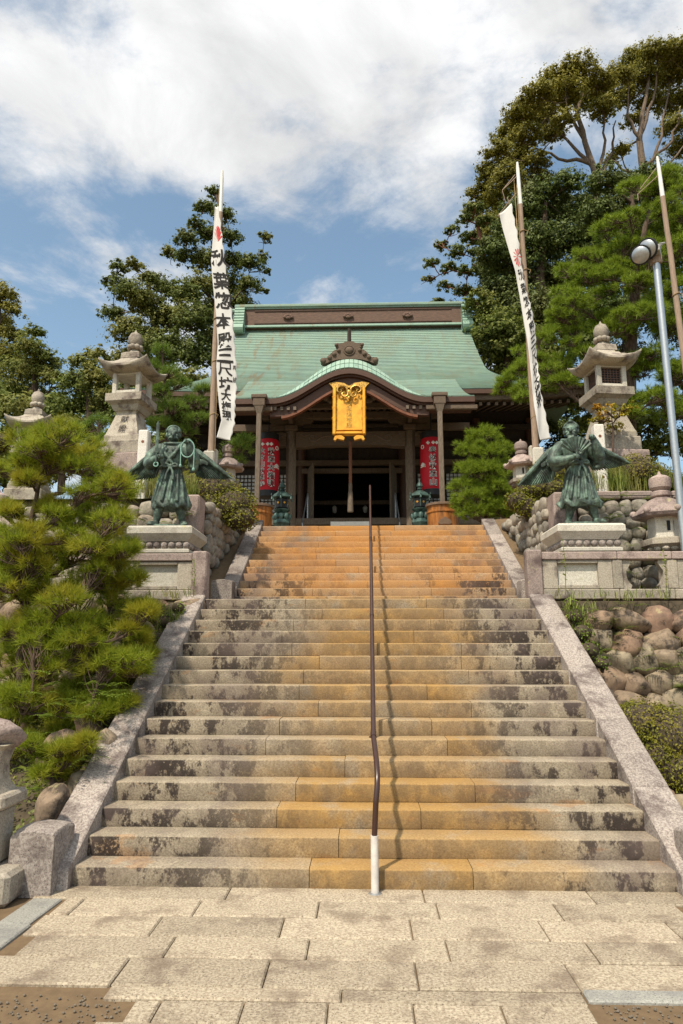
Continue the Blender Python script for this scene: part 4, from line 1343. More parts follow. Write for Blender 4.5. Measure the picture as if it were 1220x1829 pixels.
def limb(m, pts, rad, n=14, sub=4):
    P = [Vector(p) for p in pts]
    Q, Rr = [], []
    for i in range(len(P) - 1):
        p0, p1, p2, p3 = P[max(i - 1, 0)], P[i], P[i + 1], P[min(i + 2, len(P) - 1)]
        for k in range(sub):
            t_ = k / sub
            Q.append(.5 * ((2 * p1) + (p2 - p0) * t_ + (2 * p0 - 5 * p1 + 4 * p2 - p3) * t_ ** 2 + (3 * p1 - p0 - 3 * p2 + p3) * t_ ** 3))
            Rr.append(rad[i] * (1 - t_) + rad[i + 1] * t_)
    Q.append(P[-1]); Rr.append(rad[-1])
    m.tube(Q, Rr, n)
    m.ball(P[0], rad[0]); m.ball(P[-1], rad[-1])
def hand(m, c, d, up, curl=1.0, s=1.0):
    """palm at c pointing along d; four fingers and a thumb curling round"""
    d = Vector(d).normalized(); up = Vector(up).normalized(); sd = d.cross(up).normalized()
    c = Vector(c)
    m.ball(c, .042 * s, 10, 7)
    for k, L in enumerate((.052, .060, .057, .045)):
        b = c + sd * (.018 * (k - 1.5)) * s + d * .026 * s
        m.tube([b, b + d * L * .5 * s + up * .008, b + d * L * .75 * s - up * .02 * curl * s, b + d * L * .5 * s - up * .045 * curl * s], [.0125 * s, .012 * s, .011 * s, .010 * s], 7)
    b = c - sd * .03 * s
    m.tube([b, b - sd * .02 * s + d * .02 * s - up * .012 * s, b - sd * .005 * s + d * .045 * s - up * .03 * s], [.014 * s, .012 * s, .010 * s], 7)
def robe(m, rings, folds, amp, ph, n=72):
    """stacked rings (cx, cy, z, rx, ry, fold strength)"""
    vs = []
    for k, (cx, cy, z, rx, ry, fs_) in enumerate(rings):
        for i in range(n):
            a = 2 * PI * i / n
            tw = .35 * k / len(rings)
            w = 1 + amp * fs_ * (math.sin(folds * (a + tw) + ph) + .5 * math.sin((folds * 1.7) * (a - tw * .5) + ph * 2))
            zz = z + (.025 * fs_ * math.sin(folds * (a + tw) * 1.0 + ph + 1) if fs_ > .8 else 0)
            vs.append((cx + rx * w * math.cos(a), cy + ry * w * math.sin(a), zz))
    fs = []
    for k in range(len(rings) - 1):
        for i in range(n):
            i2 = (i + 1) % n
            fs.append((k * n + i, k * n + i2, (k + 1) * n + i2, (k + 1) * n + i))
    fs += [tuple(range(n))[::-1], tuple(range((len(rings) - 1) * n, len(rings) * n))]
    m.add(vs, fs)
def feather_wing(root, top, tip, low, n=15, back=.10, name='wing'):
    """fan of long feathers from the shoulder; top -> tip leading edge, low = innermost feather end"""
    m = MB()
    top, tip, low = Vector(top), Vector(tip), Vector(low)
    for k in range(n):
        f = k / (n - 1)
        end = tip.lerp(low, f ** .85) + Vector((0, .02 * math.sin(f * 9), 0))
        end += (end - top).normalized() * .03 * math.sin(f * PI)
        st = top + (end - top) * (.10 + .10 * f) + Vector((0, .004 * k, 0))
        d = (end - st); L = d.length; d.normalize()
        nrm = Vector((0, -1, 0)); sd = d.cross(nrm).normalized()
        w = .024 * (1 - .2 * f)
        V = []
        for q, ww in ((0, .55), (.35, .9), (.75, 1.0), (.93, .75), (1.0, .15)):
            c = st + d * L * q + Vector((0, .05 * q * q, 0))
            V += [c - sd * w * ww, c + nrm * .022, c + sd * w * ww, c - nrm * .010]
        F = []
        for i in range(4):
            for j in range(4):
                j2 = (j + 1) % 4
                F.append((i * 4 + j, i * 4 + j2, i * 4 + 4 + j2, i * 4 + 4 + j))
        F += [(0, 1, 2, 3), (19, 18, 17, 16)]
        m.add(V, F)
    # covert arm of the wing
    mid = top.lerp(tip, .45) + Vector((0, 0, .035))
    m.tube([top + Vector((0, 0, -.02)), top.lerp(mid, .5) + Vector((0, 0, .02)), mid, tip.lerp(mid, .3), tip], [.055, .055, .042, .028, .010], 10)
    for k in range(22):          # short covert feathers near the shoulder
        f = random.random(); g = random.uniform(.12, .5)
        e = top.lerp(tip.lerp(low, f), g)
        d = (tip.lerp(low, f) - top).normalized()
        m.ball(e + Vector((0, -.015, 0)), (.028, .014, .045), 8, 5)
    return m.build(name, 'bronze', root, sharp=18)

def statue_body(kind):
    m = MB()
    # rocky bronze base
    for k in range(16):
        a = 2 * PI * k / 16
        m.ball((.22 * math.cos(a), .04 + .15 * math.sin(a), .02), (.13, .11, .030 + .012 * random.random()), 10, 6)
    if kind == 'sword':
        feet = [((-.17, -.06, .065), (-.22, -.17, .05)), ((.17, .02, .085), (.24, -.08, .06))]
        hips = [(-.10, .02, .55), (.10, .03, .55)]
        rings = [(.01, .01, .30, .27, .21, 1.1), (.01, .01, .335, .275, .215, 1.1), (.005, .01, .42, .25, .195, .9), (0, .01, .55, .215, .175, .7), (0, .01, .70, .18, .15, .45), (0, .0, .80, .155, .13, .25), (0, 0, .855, .15, .125, .1), (0, 0, .88, .16, .13, 0), (0, 0, .905, .15, .125, 0), (0, 0, .98, .175, .135, .1), (0, 0, 1.08, .205, .145, .1), (0, .01, 1.17, .21, .14, 0), (0, .015, 1.225, .15, .11, 0), (0, .01, 1.26, .085, .08, 0)]
        head = Vector((.005, -.03, 1.375))
        yaw = .25
    else:
        feet = [((-.14, .03, .075), (-.20, -.08, .055)), ((.20, -.05, .07), (.25, -.16, .05))]
        hips = [(-.09, .03, .55), (.11, .01, .55)]
        rings = [(.02, .01, .285, .29, .22, 1.25), (.02, .01, .325, .30, .225, 1.25), (.02, .01, .36, .27, .21, .9), (.02, .01, .44, .245, .195, .8), (.015, .01, .57, .21, .175, .7), (.01, .01, .72, .175, .15, .45), (0, 0, .82, .15, .13, .25), (0, 0, .87, .165, .135, .1), (-.01, 0, .91, .16, .13, 0), (-.02, 0, 1.0, .18, .14, .1), (-.03, 0, 1.09, .205, .15, .1), (-.04, .01, 1.17, .205, .145, 0), (-.045, .015, 1.23, .15, .11, 0), (-.05, .01, 1.26, .085, .08, 0)]
        head = Vector((-.055, -.035, 1.37))
        yaw = -.35
    robe(m, rings, 9 if kind == 'sword' else 8, .055, .6 if kind == 'sword' else 2.1)
    for (an, toe), hp in zip(feet, hips):
        an, toe, hp = Vector(an), Vector(toe), Vector(hp)
        knee = (an + hp) / 2 + Vector((0, -.03, 0))
        limb(m, [hp, knee, an + Vector((0, .015, .05)), an], [.10, .075, .045, .042])
        limb(m, [an + Vector((0, .04, -.02)), an.lerp(toe, .5) + Vector((0, 0, -.005)), toe], [.045, .048, .04])
        for k in range(4): m.ball(toe + Vector((-.03 + .02 * k, -.03, -.005)), (.014, .025, .014), 8, 5)
    # head, face, hair
    Rz = Matrix.Rotation(yaw, 4, 'Z')
    def H(x, y, z): return head + (Rz @ Vector((x, y, z)))
    m.ball(head, (.088, .098, .115), 18, 12)
    m.ball(H(0, -.03, -.065), (.062, .065, .055), 14, 9)                 # jaw
    m.ball(H(0, -.088, .018), (.062, .022, .018), 12, 7)                 # brow
    for s_ in (-1, 1):
        m.ball(H(s_ * .036, -.090, -.004), (.017, .012, .011), 10, 6)    # eyes
        m.ball(H(s_ * .050, -.078, -.035), (.028, .024, .024), 10, 6)    # cheeks
        m.ball(H(s_ * .094, .005, -.012), (.016, .026, .038), 10, 7)     # ears
        limb(m, [H(s_ * .018, -.098, -.062), H(s_ * .055, -.085, -.078), H(s_ * .068, -.07, -.10)], [.014, .013, .008], 8)
    if kind == 'sword':                                                  # beaked face
        limb(m, [H(0, -.085, .0), H(0, -.125, -.022), H(0, -.138, -.052), H(0, -.128, -.070)], [.022, .026, .020, .009], 10)
        m.ball(H(0, -.10, -.082), (.034, .026, .016), 10, 6)
    else:                                                                # blunt nose, long beard
        limb(m, [H(0, -.09, .005), H(0, -.122, -.028), H(0, -.112, -.040)], [.014, .022, .020], 10)
        m.ball(H(0, -.095, -.068), (.030, .018, .010), 10, 6)
        for k in range(7):
            limb(m, [H(-.036 + .012 * k, -.085, -.085), H(-.03 + .010 * k, -.105, -.15), H(-.02 + .007 * k, -.095, -.22 + .01 * abs(k - 3))], [.014, .013, .005], 8)
    for k in range(26):                                                  # hair locks swept back
        a = PI * (k % 13) / 12
        b = .25 + .55 * (k // 13)
        limb(m, [H(.085 * math.cos(a), -.07 + .12 * b, .045 + .075 * math.sin(a)), H(.097 * math.cos(a), .0 + .09 * b, .045 + .085 * math.sin(a)), H(.088 * math.cos(a), .07, .02 + .055 * math.sin(a))], [.012, .018, .012], 7)
    if kind == 'fan':
        m.ball(H(0, -.035, .125), (.040, .040, .022), 12, 7); m.ball(H(0, -.035, .145), (.022, .022, .018), 10, 6)
    # collar ring
    m.tube([head + Vector((.125 * math.cos(a), .02 + .115 * math.sin(a), -.125 - .035 * math.sin(-a))) for a in np.linspace(0, 2 * PI, 25)], .022, 8)
    # belt, knot and hanging sash
    m.tube([(.165 * math.cos(a), .135 * math.sin(a), .885) for a in np.linspace(0, 2 * PI, 33)], .024, 8)
    m.ball((.02, -.145, .88), (.04, .03, .03), 10, 6)
    for s_ in (-1, 1):
        limb(m, [(.02, -.15, .88), (.02 + s_ * .07, -.16, .91), (.02 + s_ * .10, -.16, .87), (.02 + s_ * .03, -.155, .87)], [.016, .018, .016, .012], 8)
        limb(m, [(.02, -.155, .87), (.02 + s_ * .04, -.17, .78), (.02 + s_ * .055, -.185, .68)], [.016, .020, .018], 8)
    for k in range(6):                                                   # raised robe folds
        a = -PI / 2 + (-1.1 + .42 * k)
        limb(m, [(.15 * math.cos(a + .25), .13 * math.sin(a + .25), .84), (.20 * math.cos(a + .1), .17 * math.sin(a + .1), .62), (.255 * math.cos(a), .205 * math.sin(a), .38)], [.012, .020, .022], 8)
    # robe lapels over the chest
    for s_ in (-1, 1):
        limb(m, [(s_ * .13, -.05, 1.22), (s_ * .09, -.14, 1.10), (-s_ * .02, -.155, .95), (-s_ * .05, -.14, .90)], [.028, .026, .024, .02], 8)
    if kind == 'sword':
        for s_ in (-1, 1):
            for z_ in (1.12, 1.03): m.ball((s_ * .055, -.135, z_), .032, 10, 7)
        limb(m, [(-.19, .01, 1.17), (-.29, -.03, 1.06), (-.31, -.08, .93), (-.22, -.19, .94), (-.135, -.235, .985)], [.085, .088, .082, .066, .045])
        limb(m, [(-.31, -.05, .93), (-.30, -.04, .84), (-.25, -.06, .80)], [.075, .06, .02])
        hand(m, (-.125, -.245, .99), (.75, -.5, .2), (.2, -.2, 1), 1.2)
        limb(m, [(.19, .01, 1.17), (.29, -.02, 1.05), (.33, -.07, .98), (.30, -.15, 1.10), (.275, -.19, 1.20)], [.085, .088, .082, .066, .042])
        limb(m, [(.32, -.05, .98), (.31, -.03, .87), (.28, -.04, .82)], [.078, .07, .025])
        hand(m, (.27, -.195, 1.225), (-.5, -.6, .1), (0, -.3, 1), 1.2)
    else:
        limb(m, [(-.21, .01, 1.15), (-.30, -.03, 1.03), (-.33, -.08, .92), (-.22, -.19, .905), (-.115, -.235, .935)], [.085, .092, .085, .068, .045])
        limb(m, [(-.33, -.05, .91), (-.30, -.05, .83), (-.22, -.1, .83)], [.07, .06, .025])
        hand(m, (-.10, -.245, .945), (.8, -.4, .1), (0, -.2, 1), 1.1)
        limb(m, [(.15, .01, 1.17), (.26, -.03, 1.05), (.29, -.09, .98), (.24, -.16, 1.10), (.195, -.19, 1.20)], [.085, .092, .085, .068, .044])
        limb(m, [(.29, -.07, .98), (.30, -.05, .87), (.26, -.06, .83)], [.078, .07, .03])
        hand(m, (.185, -.195, 1.225), (-.45, -.55, .25), (-.1, -.3, 1), 1.2)
    return voxel(m, 'body', 'bronze', .0072, 2)

def make_statue(kind, x, y, label, s=1.0):
    root = empty('bronze_statue', (x, y, PED_Z)); tag(root, label, 'statue')
    root.scale = (s, s, s)
    link('body', statue_body(kind), root)
    if kind == 'sword':
        feather_wing(root, (-.17, .14, 1.22), (-.80, .20, .78), (-.30, .16, .80))
        feather_wing(root, (.17, .14, 1.22), (.82, .20, .78), (.32, .16, .80))
        m = MB(); m.add([(-.15 + a, -.275 + b, z) for z, sc in ((1.03, 1), (1.46, .9), (1.50, .05)) for a, b in ((-.024 * sc, 0), (0, -.010 * sc), (.024 * sc, 0), (0, .010 * sc))], [(i * 4 + j, i * 4 + (j + 1) % 4, i * 4 + 4 + (j + 1) % 4, i * 4 + 4 + j) for i in range(2) for j in range(4)] + [(0, 1, 2, 3), (8, 9, 10, 11)])
        m.tube([(-.15, -.275, .90), (-.15, -.275, 1.03)], .014, 8); m.box((-.15, -.275, 1.04), (.07, .03, .016), bev=.004)
        sw = m.build('sword', 'bronze', root, sharp=20)
        m = MB(); m.tube([(-.15 + .03 * math.cos(a), -.275, .87 + .03 * math.sin(a)) for a in np.linspace(0, 2 * PI, 17)], .009, 6); m.build('pommel_ring', 'verdigris', sw)
        m = MB(); m.tube([(.275 + .095 * math.cos(a), -.25, 1.10 + .125 * math.sin(a)) for a in np.linspace(0, 2 * PI, 29)], .0085, 6)
        m.tube([(.185, -.25, 1.12), (.183, -.25, 1.0), (.185, -.25, .87)], .0075, 6); m.tube([(.37, -.25, 1.12), (.372, -.25, .98), (.37, -.25, .82)], .0075, 6)
        m.ball((.185, -.25, .855), (.018, .018, .025), 8, 6); m.ball((.37, -.25, .80), (.02, .02, .028), 8, 6)
        m.build('rope_noose', 'verdigris', root)
    else:
        feather_wing(root, (-.20, .14, 1.20), (-.78, .18, .64), (-.28, .16, .70))
        feather_wing(root, (.12, .14, 1.24), (.82, .20, .96), (.30, .16, .86))
        m = MB()
        c0 = Vector((-.075, -.285, .955))
        n_ = 9
        for k in range(n_):
            a0, a1 = R(150 - 120 * k / n_), R(150 - 120 * (k + 1) / n_)
            am = (a0 + a1) / 2
            p0, p1, pm_ = [c0 + Vector((math.cos(a) * .25, -.02 * math.sin(a), math.sin(a) * .25)) for a in (a0, a1, am)]
            q0, q1 = [c0 + Vector((math.cos(a) * .07, 0, math.sin(a) * .07)) for a in (a0, a1)]
            f_ = Vector((0, -.014, 0)); b_ = Vector((0, .008, 0))
            m.add([q0, q1, p1, pm_ + (pm_ - c0) * .02, p0, q0 + b_, q1 + b_, p1 + b_, pm_ + b_, p0 + b_, (q0 + q1) / 2 + f_, pm_ + f_], [(0, 10, 11, 4), (10, 1, 2, 11), (4, 11, 3), (11, 2, 3), (0, 1, 10), (5, 9, 8, 7, 6), (0, 4, 9, 5), (1, 6, 7, 2), (4, 3, 8, 9), (3, 2, 7, 8), (0, 5, 6, 1)])
        m.tube([c0 + Vector((0, .0, -.05)), c0 + Vector((0, 0, .08))], .014, 8)
        m.build('feather_fan', 'bronze', root, sharp=15)
    return root
make_statue('sword', PL[0] + .03, PL[1] - .10, 'winged bronze guardian raising a sword and a rope noose', 1.09)
make_statue('fan', PR[0] - .03, PR[1] - .10, 'winged bearded bronze guardian holding a feather fan', 1.09)

# ================================================================== stone lanterns
def sq_roof(m, w, h, flare, z0, thick, top=.3, n=14, c=(0, 0)):
    """curved square lantern roof with upturned corners, under-side included"""
    def pt(u, v, under=False):
        x, y = (2 * u - 1), (2 * v - 1)
        r_ = max(abs(x), abs(y))
        rise = (1 - r_) ** 1.0
        prof = h * (1 - (min(1, max(0, (r_ - top) / (1 - top)))) ** .62) if r_ > top else h
        corner = flare * (abs(x) * abs(y)) ** 2.2
        z = z0 + prof + corner
        if under: z = z0 - thick * (.35 + .65 * (1 - r_) ** .3) * 1.0 + corner * 1.0 - (0 if r_ > .98 else .02)
        return (c[0] + x * w / 2, c[1] + y * w / 2, z)
    w_ = n + 1
    top_ = [pt(i / n, j / n) for j in range(w_) for i in range(w_)]
    bot = [pt(i / n, j / n, True) for j in range(w_) for i in range(w_)]
    b0 = len(m.v)
    m.v += top_ + bot
    q = w_ * w_
    for j in range(n):
        for i in range(n):
            a = b0 + j * w_ + i
            m.f.append((a, a + 1, a + w_ + 1, a + w_)); m.f.append((a + q, a + q + w_, a + q + w_ + 1, a + q + 1))
    for i in range(n):
        for a, b in ((i, i + 1), (n * w_ + i + 1, n * w_ + i), ((i + 1) * w_, i * w_), (i * w_ + n, (i + 1) * w_ + n)):
            m.f.append((b0 + a, b0 + a + q, b0 + b + q, b0 + b))
def jewel(m, z, s):
    m.lathe([(.09 * s, z), (.12 * s, z + .03 * s), (.10 * s, z + .08 * s)], 20)
    for k in range(8):
        a = 2 * PI * k / 8
        m.ball((.12 * s * math.cos(a), .12 * s * math.sin(a), z + .15 * s), (.065 * s, .065 * s, .055 * s), 8, 6)
    m.lathe([(.06 * s, z + .08 * s), (.15 * s, z + .16 * s), (.13 * s, z + .19 * s)], 20)
    m.lathe([(.10 * s, z + .19 * s), (.155 * s, z + .27 * s), (.155 * s, z + .36 * s), (.11 * s, z + .45 * s), (.035 * s, z + .49 * s), (.01 * s, z + .55 * s)], 20)
def kasuga(name, label, x, y, z, s=1.0, rz=0.0, window='open', steps=True, text=None):
    root = empty(name, (x, y, z), rz); tag(root, label, 'stone lantern'); root.scale = (s * .92, s * .92, s)
    zz = 0
    if steps:
        for w, h, mat in ((1.25, .32, 'old_granite'), (1.12, .36, 'mauve_granite'), (1.0, .38, 'mauve_granite'), (.82, .26, 'old_granite')):
            m = MB(); m.box((0, 0, zz + h / 2), (w, w, h - .006), bev=.02); m.build('base_block', mat, root); zz += h
    m = MB(); m.lathe([(.355, zz), (.355, zz + .09), (.335, zz + .13), (.24, zz + .42), (.20, zz + .56), (.22, zz + .60)], 4); m.build('shaft', 'old_granite', root, sharp=20)
    if text:
        for k, ch in enumerate(text):
            zc_ = zz + .44 - .20 * k
            yf = -(.23 + (.37 - .23) * (zz + .42 - zc_) / .30) if zc_ < zz + .42 else -.235
            write(ch, [(0, 0)], .15, 'carved_letter', 'ink', root, lambda u, v: (u, yf - .006 + v * .40, zc_ + v), bold=.0)
    z1 = zz + .60
    m = MB(); m.lathe([(.24, z1), (.27, z1 + .05), (.29, z1 + .10), (.375, z1 + .16), (.375, z1 + .30), (.35, z1 + .31)], 4); m.build('platform', 'old_granite', root, sharp=20)
    z2 = z1 + .31
    fw = .29
    fb = empty('fire_box', (0, 0, 0)); fb.parent = root
    for sx, sy in ((-1, -1), (1, -1), (1, 1), (-1, 1)):
        m = MB(); m.box((sx * (fw - .045), sy * (fw - .045), z2 + .22), (.09, .09, .44), bev=.008); m.build('corner_pier', 'pale_granite', fb)
    for z_ in (z2 + .035, z2 + .405):
        m = MB(); m.box((0, 0, z_), (fw * 2 - .02, fw * 2 - .02, .07), bev=.006); m.build('window_rail', 'pale_granite', fb)
    if window == 'lattice':
        m = MB(); m.box((0, 0, z2 + .22), (fw * 2 - .14, fw * 2 - .14, .29)); m.build('dark_pane', 'lantern_black', fb, flat=True)
        m = MB()
        for k in range(7):
            q = -.18 + .06 * k
            m.box((q, -fw + .06, z2 + .22), (.010, .02, .30)); m.box((0, -fw + .058, z2 + .22 + (q * .75)), (.40, .02, .010))
            m.box((-fw + .06, q, z2 + .22), (.02, .010, .30)); m.box((fw - .06, q, z2 + .22), (.02, .010, .30))
        m.build('window_lattice', 'ridge_wood', fb, flat=True)
    m = MB(); sq_roof(m, 1.02, .30, .15, z2 + .50, .10); m.build('roof', 'old_granite', root, sharp=50)
    m = MB(); m.lathe([(.20, z2 + .74), (.19, z2 + .84), (.13, z2 + .88)], 4, rot=0); m.build('roof_crown', 'old_granite', root)
    m = MB(); jewel(m, z2 + .86, .92); m.build('finial', 'old_granite', root, sharp=50)
    return root
def round_lantern(name, label, x, y, z, s=1.0, post=.75, hexa=True):
    root = empty(name, (x, y, z), .12 if hexa else 0); tag(root, label, 'stone lantern'); root.scale = (s, s, s)
    n_ = 6 if hexa else 4
    m = MB(); m.lathe([(.34, 0), (.34, .12), (.26, .18)], n_); m.build('base', 'old_granite', root)
    m = MB(); m.lathe([(.17, .18), (.15, .25), (.15, .18 + post - .05), (.17, .18 + post)], 18); m.build('shaft', 'old_granite', root)
    z_ = .18 + post
    m = MB(); m.lathe([(.18, z_), (.30, z_ + .10), (.33, z_ + .12), (.33, z_ + .21), (.28, z_ + .23)], n_)
    for k in range(12):
        a = 2 * PI * k / 12; m.ball((.25 * math.cos(a), .25 * math.sin(a), z_ + .05), (.065, .065, .05), 8, 6)
    m.build('platform', 'old_granite', root)
    z_ += .23
    m = MB(); m.lathe([(.22, z_), (.215, z_ + .34)], n_); fb = m.build('fire_box', 'pale_granite', root)
    m = MB(); m.box((-.02, -.225, z_ + .19), (.11, .02, .16)); m.build('fire_opening', 'lantern_black', fb)
    z_ += .34
    m = MB(); m.lathe([(.26, z_), (.40, z_ + .01), (.43, z_ + .06), (.40, z_ + .11), (.33, z_ + .17), (.25, z_ + .27), (.16, z_ + .33), (.12, z_ + .35)], n_ if hexa else 24); rf = m.build('roof', 'mauve_granite', root, sharp=40)
    if hexa:
        for k in range(6):
            a = 2 * PI * (k + .0) / 6 + PI / 6
            m = MB(); m.ball((.45 * math.cos(a), .45 * math.sin(a), z_ + .10), (.06, .06, .06), 10, 7); m.build('roof_scroll', 'mauve_granite', rf)
    z_ += .35
    m = MB(); m.lathe([(.12, z_), (.16, z_ + .03), (.16, z_ + .09), (.12, z_ + .12), (.17, z_ + .17), (.18, z_ + .26), (.17, z_ + .33), (.12, z_ + .37), (.04, z_ + .40), (.01, z_ + .46)], 20); m.build('finial', 'mauve_granite', root)
    return root

pl_ = at(229, 815, 12.6)
kasuga('stone_lantern', 'tall stone lantern with upswept roof on the left terrace, carved dedication on its shaft', pl_.x, 12.6, ZT, 1.06, -.12, 'open', True, '献燈')
pr_ = at(1090, 800, 12.8)
kasuga('stone_lantern', 'tall stone lantern with latticed fire box on the right terrace', pr_.x, 12.8, ZT, 1.10, .12, 'lattice')
p_ = at(57, 830, 13.4)
kasuga('stone_lantern', 'low stone lantern half hidden by the pine at the left edge', p_.x, 13.4, ZT - .62, .98, .1, 'open', True)
p_ = at(1190, 985, 10.15)
round_lantern('stone_lantern', 'mushroom-roofed stone lantern in front of the right cobble wall', p_.x, 10.15, ZL, .90, .62)
p_ = at(933, 850, 13.2)
round_lantern('stone_lantern', 'small stone lantern beside the right banner pole', p_.x, 13.2, ZT, .72, .72)
p_ = at(407, 830, 13.4)
round_lantern('stone_lantern', 'small stone lantern behind the round azalea at the left banner pole', p_.x, 13.4, ZT, .72, .78)
p_ = at(2, 905, 10.3)
round_lantern('stone_lantern', 'brown capped stone lantern cut by the left picture edge', p_.x - .05, 10.3, ZL, .85, .55, False)

# weathered broken lantern in the lower left corner
pb = atz(15, 1600, .0)
bl_ = empty('broken_stone_lantern', (-2.74, 5.25, 0)); tag(bl_, 'crumbling lichen-covered stone lantern in the lower left corner', 'stone lantern')
m = MB(); m.box((0, 0, .11), (.62, .52, .22), bev=.03); m.build('base_block', 'old_granite', bl_)
m = MB(); m.box((0, 0, .41), (.26, .26, .38), bev=.02); m.build('pedestal', 'old_granite', bl_)
m = MB(); m.box((0, 0, .655), (.38, .36, .10), bev=.02); m.build('slab', 'old_granite', bl_)
m = MB(); m.lathe([(.13, .70), (.085, .78), (.075, .90), (.10, 1.0), (.14, 1.04)], 4); m.build('shaft', 'old_granite', bl_, sharp=30)
cap = ROCKS[13].copy(); cap.name = 'cap'; cap.materials[0] = M_['mauve_granite']
for v in cap.vertices: v.co += v.co.normalized() * .10 * noise.noise(v.co * 3.5)
link('cap', cap, bl_, (0, 0, 1.10), (0, 0, .6), (.20, .17, .115))
# low kerb wall at the left of the forecourt
kw = empty('kerb_wall', (-2.75, 4.6, 0)); tag(kw, 'low mossy stone kerb along the left side of the paving', 'kerb')
for k in range(4):
    m = MB(); m.box((.02, .32 - k * .52, .09), (.32, .51, .19 + .02 * (k % 2)), bev=.03); m.build('kerb_block', 'old_granite', kw)

# square white stone posts behind the statues
for px, py, lab in ((259, 770, 'square pale stone post with bolt holes behind the left statue'), (1067, 760, 'square pale stone post with bolt holes behind the right statue')):
    p = at(px, py, 11.55)
    po = empty('stone_post', (p.x, 11.55, ZT - .05)); tag(po, lab, 'post')
    h_ = p.z - ZT + .05
    m = MB(); m.box((0, 0, h_ / 2), (.175, .175, h_), bev=.018); m.build('shaft', 'white_post', po)
    for z_ in (h_ - .22, h_ - .95):
        if z_ > .1:
            m = MB(); m.tube([(0, -.091, z_), (0, -.08, z_)], .026, 14); m.build('bolt_hole', 'red_wood', po)

# ================================================================== banner poles
def banner_pole(top, bot, Y, label, rope_rings=(), base=True, white=.16, Yb=None):
    a, b = at(*bot, Y), at(*top, Y if Yb is None else Yb)
    root = empty('banner_pole', a); tag(root, label, 'pole')
    d = b - a
    n_ = 10
    wob = [Vector((.012 * noise.noise(Vector((k * .7, a.x, 0))), .012 * noise.noise(Vector((k * .7, a.x, 7))), 0)) for k in range(n_ + 1)]
    pts = [d * (k / n_) * (1 - white) + wob[k] for k in range(n_ + 1)]
    m = MB(); m.tube(pts, [.065 - .018 * k / n_ for k in range(n_ + 1)], 12); m.build('shaft', 'pole_wood', root)
    m = MB(); m.tube([pts[-1], d * .97, d], [.043, .036, .022], 12); m.build('white_tip', 'pole_white', root)
    for f in rope_rings:
        c = d * f; rr = .062
        m = MB(); m.tube([c + Vector((rr * math.cos(t_), rr * math.sin(t_), .03 * math.cos(t_))) for t_ in np.linspace(0, 2 * PI, 13)], .011, 6); m.tube([c + Vector((rr, -.02, .02)), c + Vector((rr + .06, -.04, -.01)), c + Vector((rr + .03, -.04, -.09))], .008, 5); m.build('rope_tie', 'hemp', root)
    if base:
        m = MB(); m.box((.0, .14, -.70), (.22, .14, 1.56), bev=.03); m.build('stone_sleeve', 'pale_granite', root)
        m = MB(); m.box((0, -.14, -.74), (.22, .12, 1.40), bev=.03); m.build('stone_sleeve', 'pale_granite', root)
    return root, a, b
LPole, la, lb = banner_pole((397, 305), (377, 806), 13.0, 'tall wooden pole flying the left white banner', (.12, .30, .45, .62, .78))
RPole, ra, rb = banner_pole((924, 290), (957, 800), 13.0, 'tall wooden pole flying the narrow right banner', (.10, .42, .60, .74))
banner_pole((1174, 280), (1262, 940), 12.2, 'bare leaning wooden pole at the right edge', (.3, .6), False, .12)
# rigging arms near the top of two poles
def rig(pts, name, label_parent, r_=.014, mat='pole_white'):
    m = MB()
    for q in pts: m.tube([at(x, y, Y) - label_parent.location for x, y, Y in q], r_, 6)
    m.build(name, mat, label_parent)
rig([((923, 315, 13.0), (897, 340, 12.8)), ((920, 312, 13.0), (897, 340, 12.8)), ((897, 340, 12.8), (905, 368, 12.85)), ((922, 345, 13.0), (889, 386, 12.8)), ((889, 386, 12.8), (898, 392, 12.85)), ((906, 352, 12.9), (912, 372, 12.9))], 'rigging_arm', RPole, .008, 'pole_wood')
rig([((918, 320, 13.0), (925, 420, 12.93)), ((923, 330, 12.95), (931, 470, 12.93)), ((922, 390, 12.95), (926, 440, 12.9))], 'halyard', RPole, .007, 'hemp')
rig([((393, 330, 13.0), (388, 375, 12.95), (384, 420, 12.92), (383, 480, 12.92)), ((391, 600, 12.9), (387, 700, 12.9), (384, 805, 12.95))], 'halyard', LPole, .007, 'hemp')
third = [o for o in COL.objects if o.name.startswith('banner_pole')][-1]
rig([((1177, 312, 12.2), (1139, 347, 12.1)), ((1172, 300, 12.2), (1143, 338, 12.1)), ((1139, 347, 12.1), (1140, 358, 12.1))], 'rigging_arm', third, .008, 'pole_wood')

# ================================================================== banners
def banner(name, label, left, right, Y, text, size, rows, crest_at, wave, nshape):
    """left and right: picture outline points from top to bottom of each edge; hung cloth with depth waves"""
    L = [at(x, y, Y) for x, y in left]; Rr = [at(x, y, Y) for x, y in right]
    n = len(L) - 1
    def S(u, v, off=0.0):
        f = max(0, min(.9999, v)) * n; i = int(f); q = f - i
        a = L[i].lerp(L[i + 1], q); b = Rr[i].lerp(Rr[i + 1], q)
        p = a.lerp(b, u)
        wv = wave * (math.sin(v * 19 + u * 2.2) * .6 + math.sin(v * 41 + u * 5) * .25 + .8 * math.sin(u * PI * 1.2 + v * 6))
        e = .012 * math.sin(v * 120) * (1 if u > .97 else 0)
        return Vector((p.x + e, p.y - .12 + wv - off, p.z))
    m = MB(); m.sheet(lambda u, v: S(u, v), 12, 120)
    vs = list(m.v); nf = len(m.f)
    cl = m.build(name, 'banner_cloth', None, sharp=180)
    sol = cl.modifiers.new('thickness', 'SOLIDIFY'); sol.thickness = .004; sol.offset = 0
    tag(cl, label, 'banner')
    return cl, S
lL = [(386, 375), (383, 420), (379, 470), (383, 520), (388, 570), (391, 620), (389, 660), (391, 700), (394, 730), (398, 755), (389, 785)]
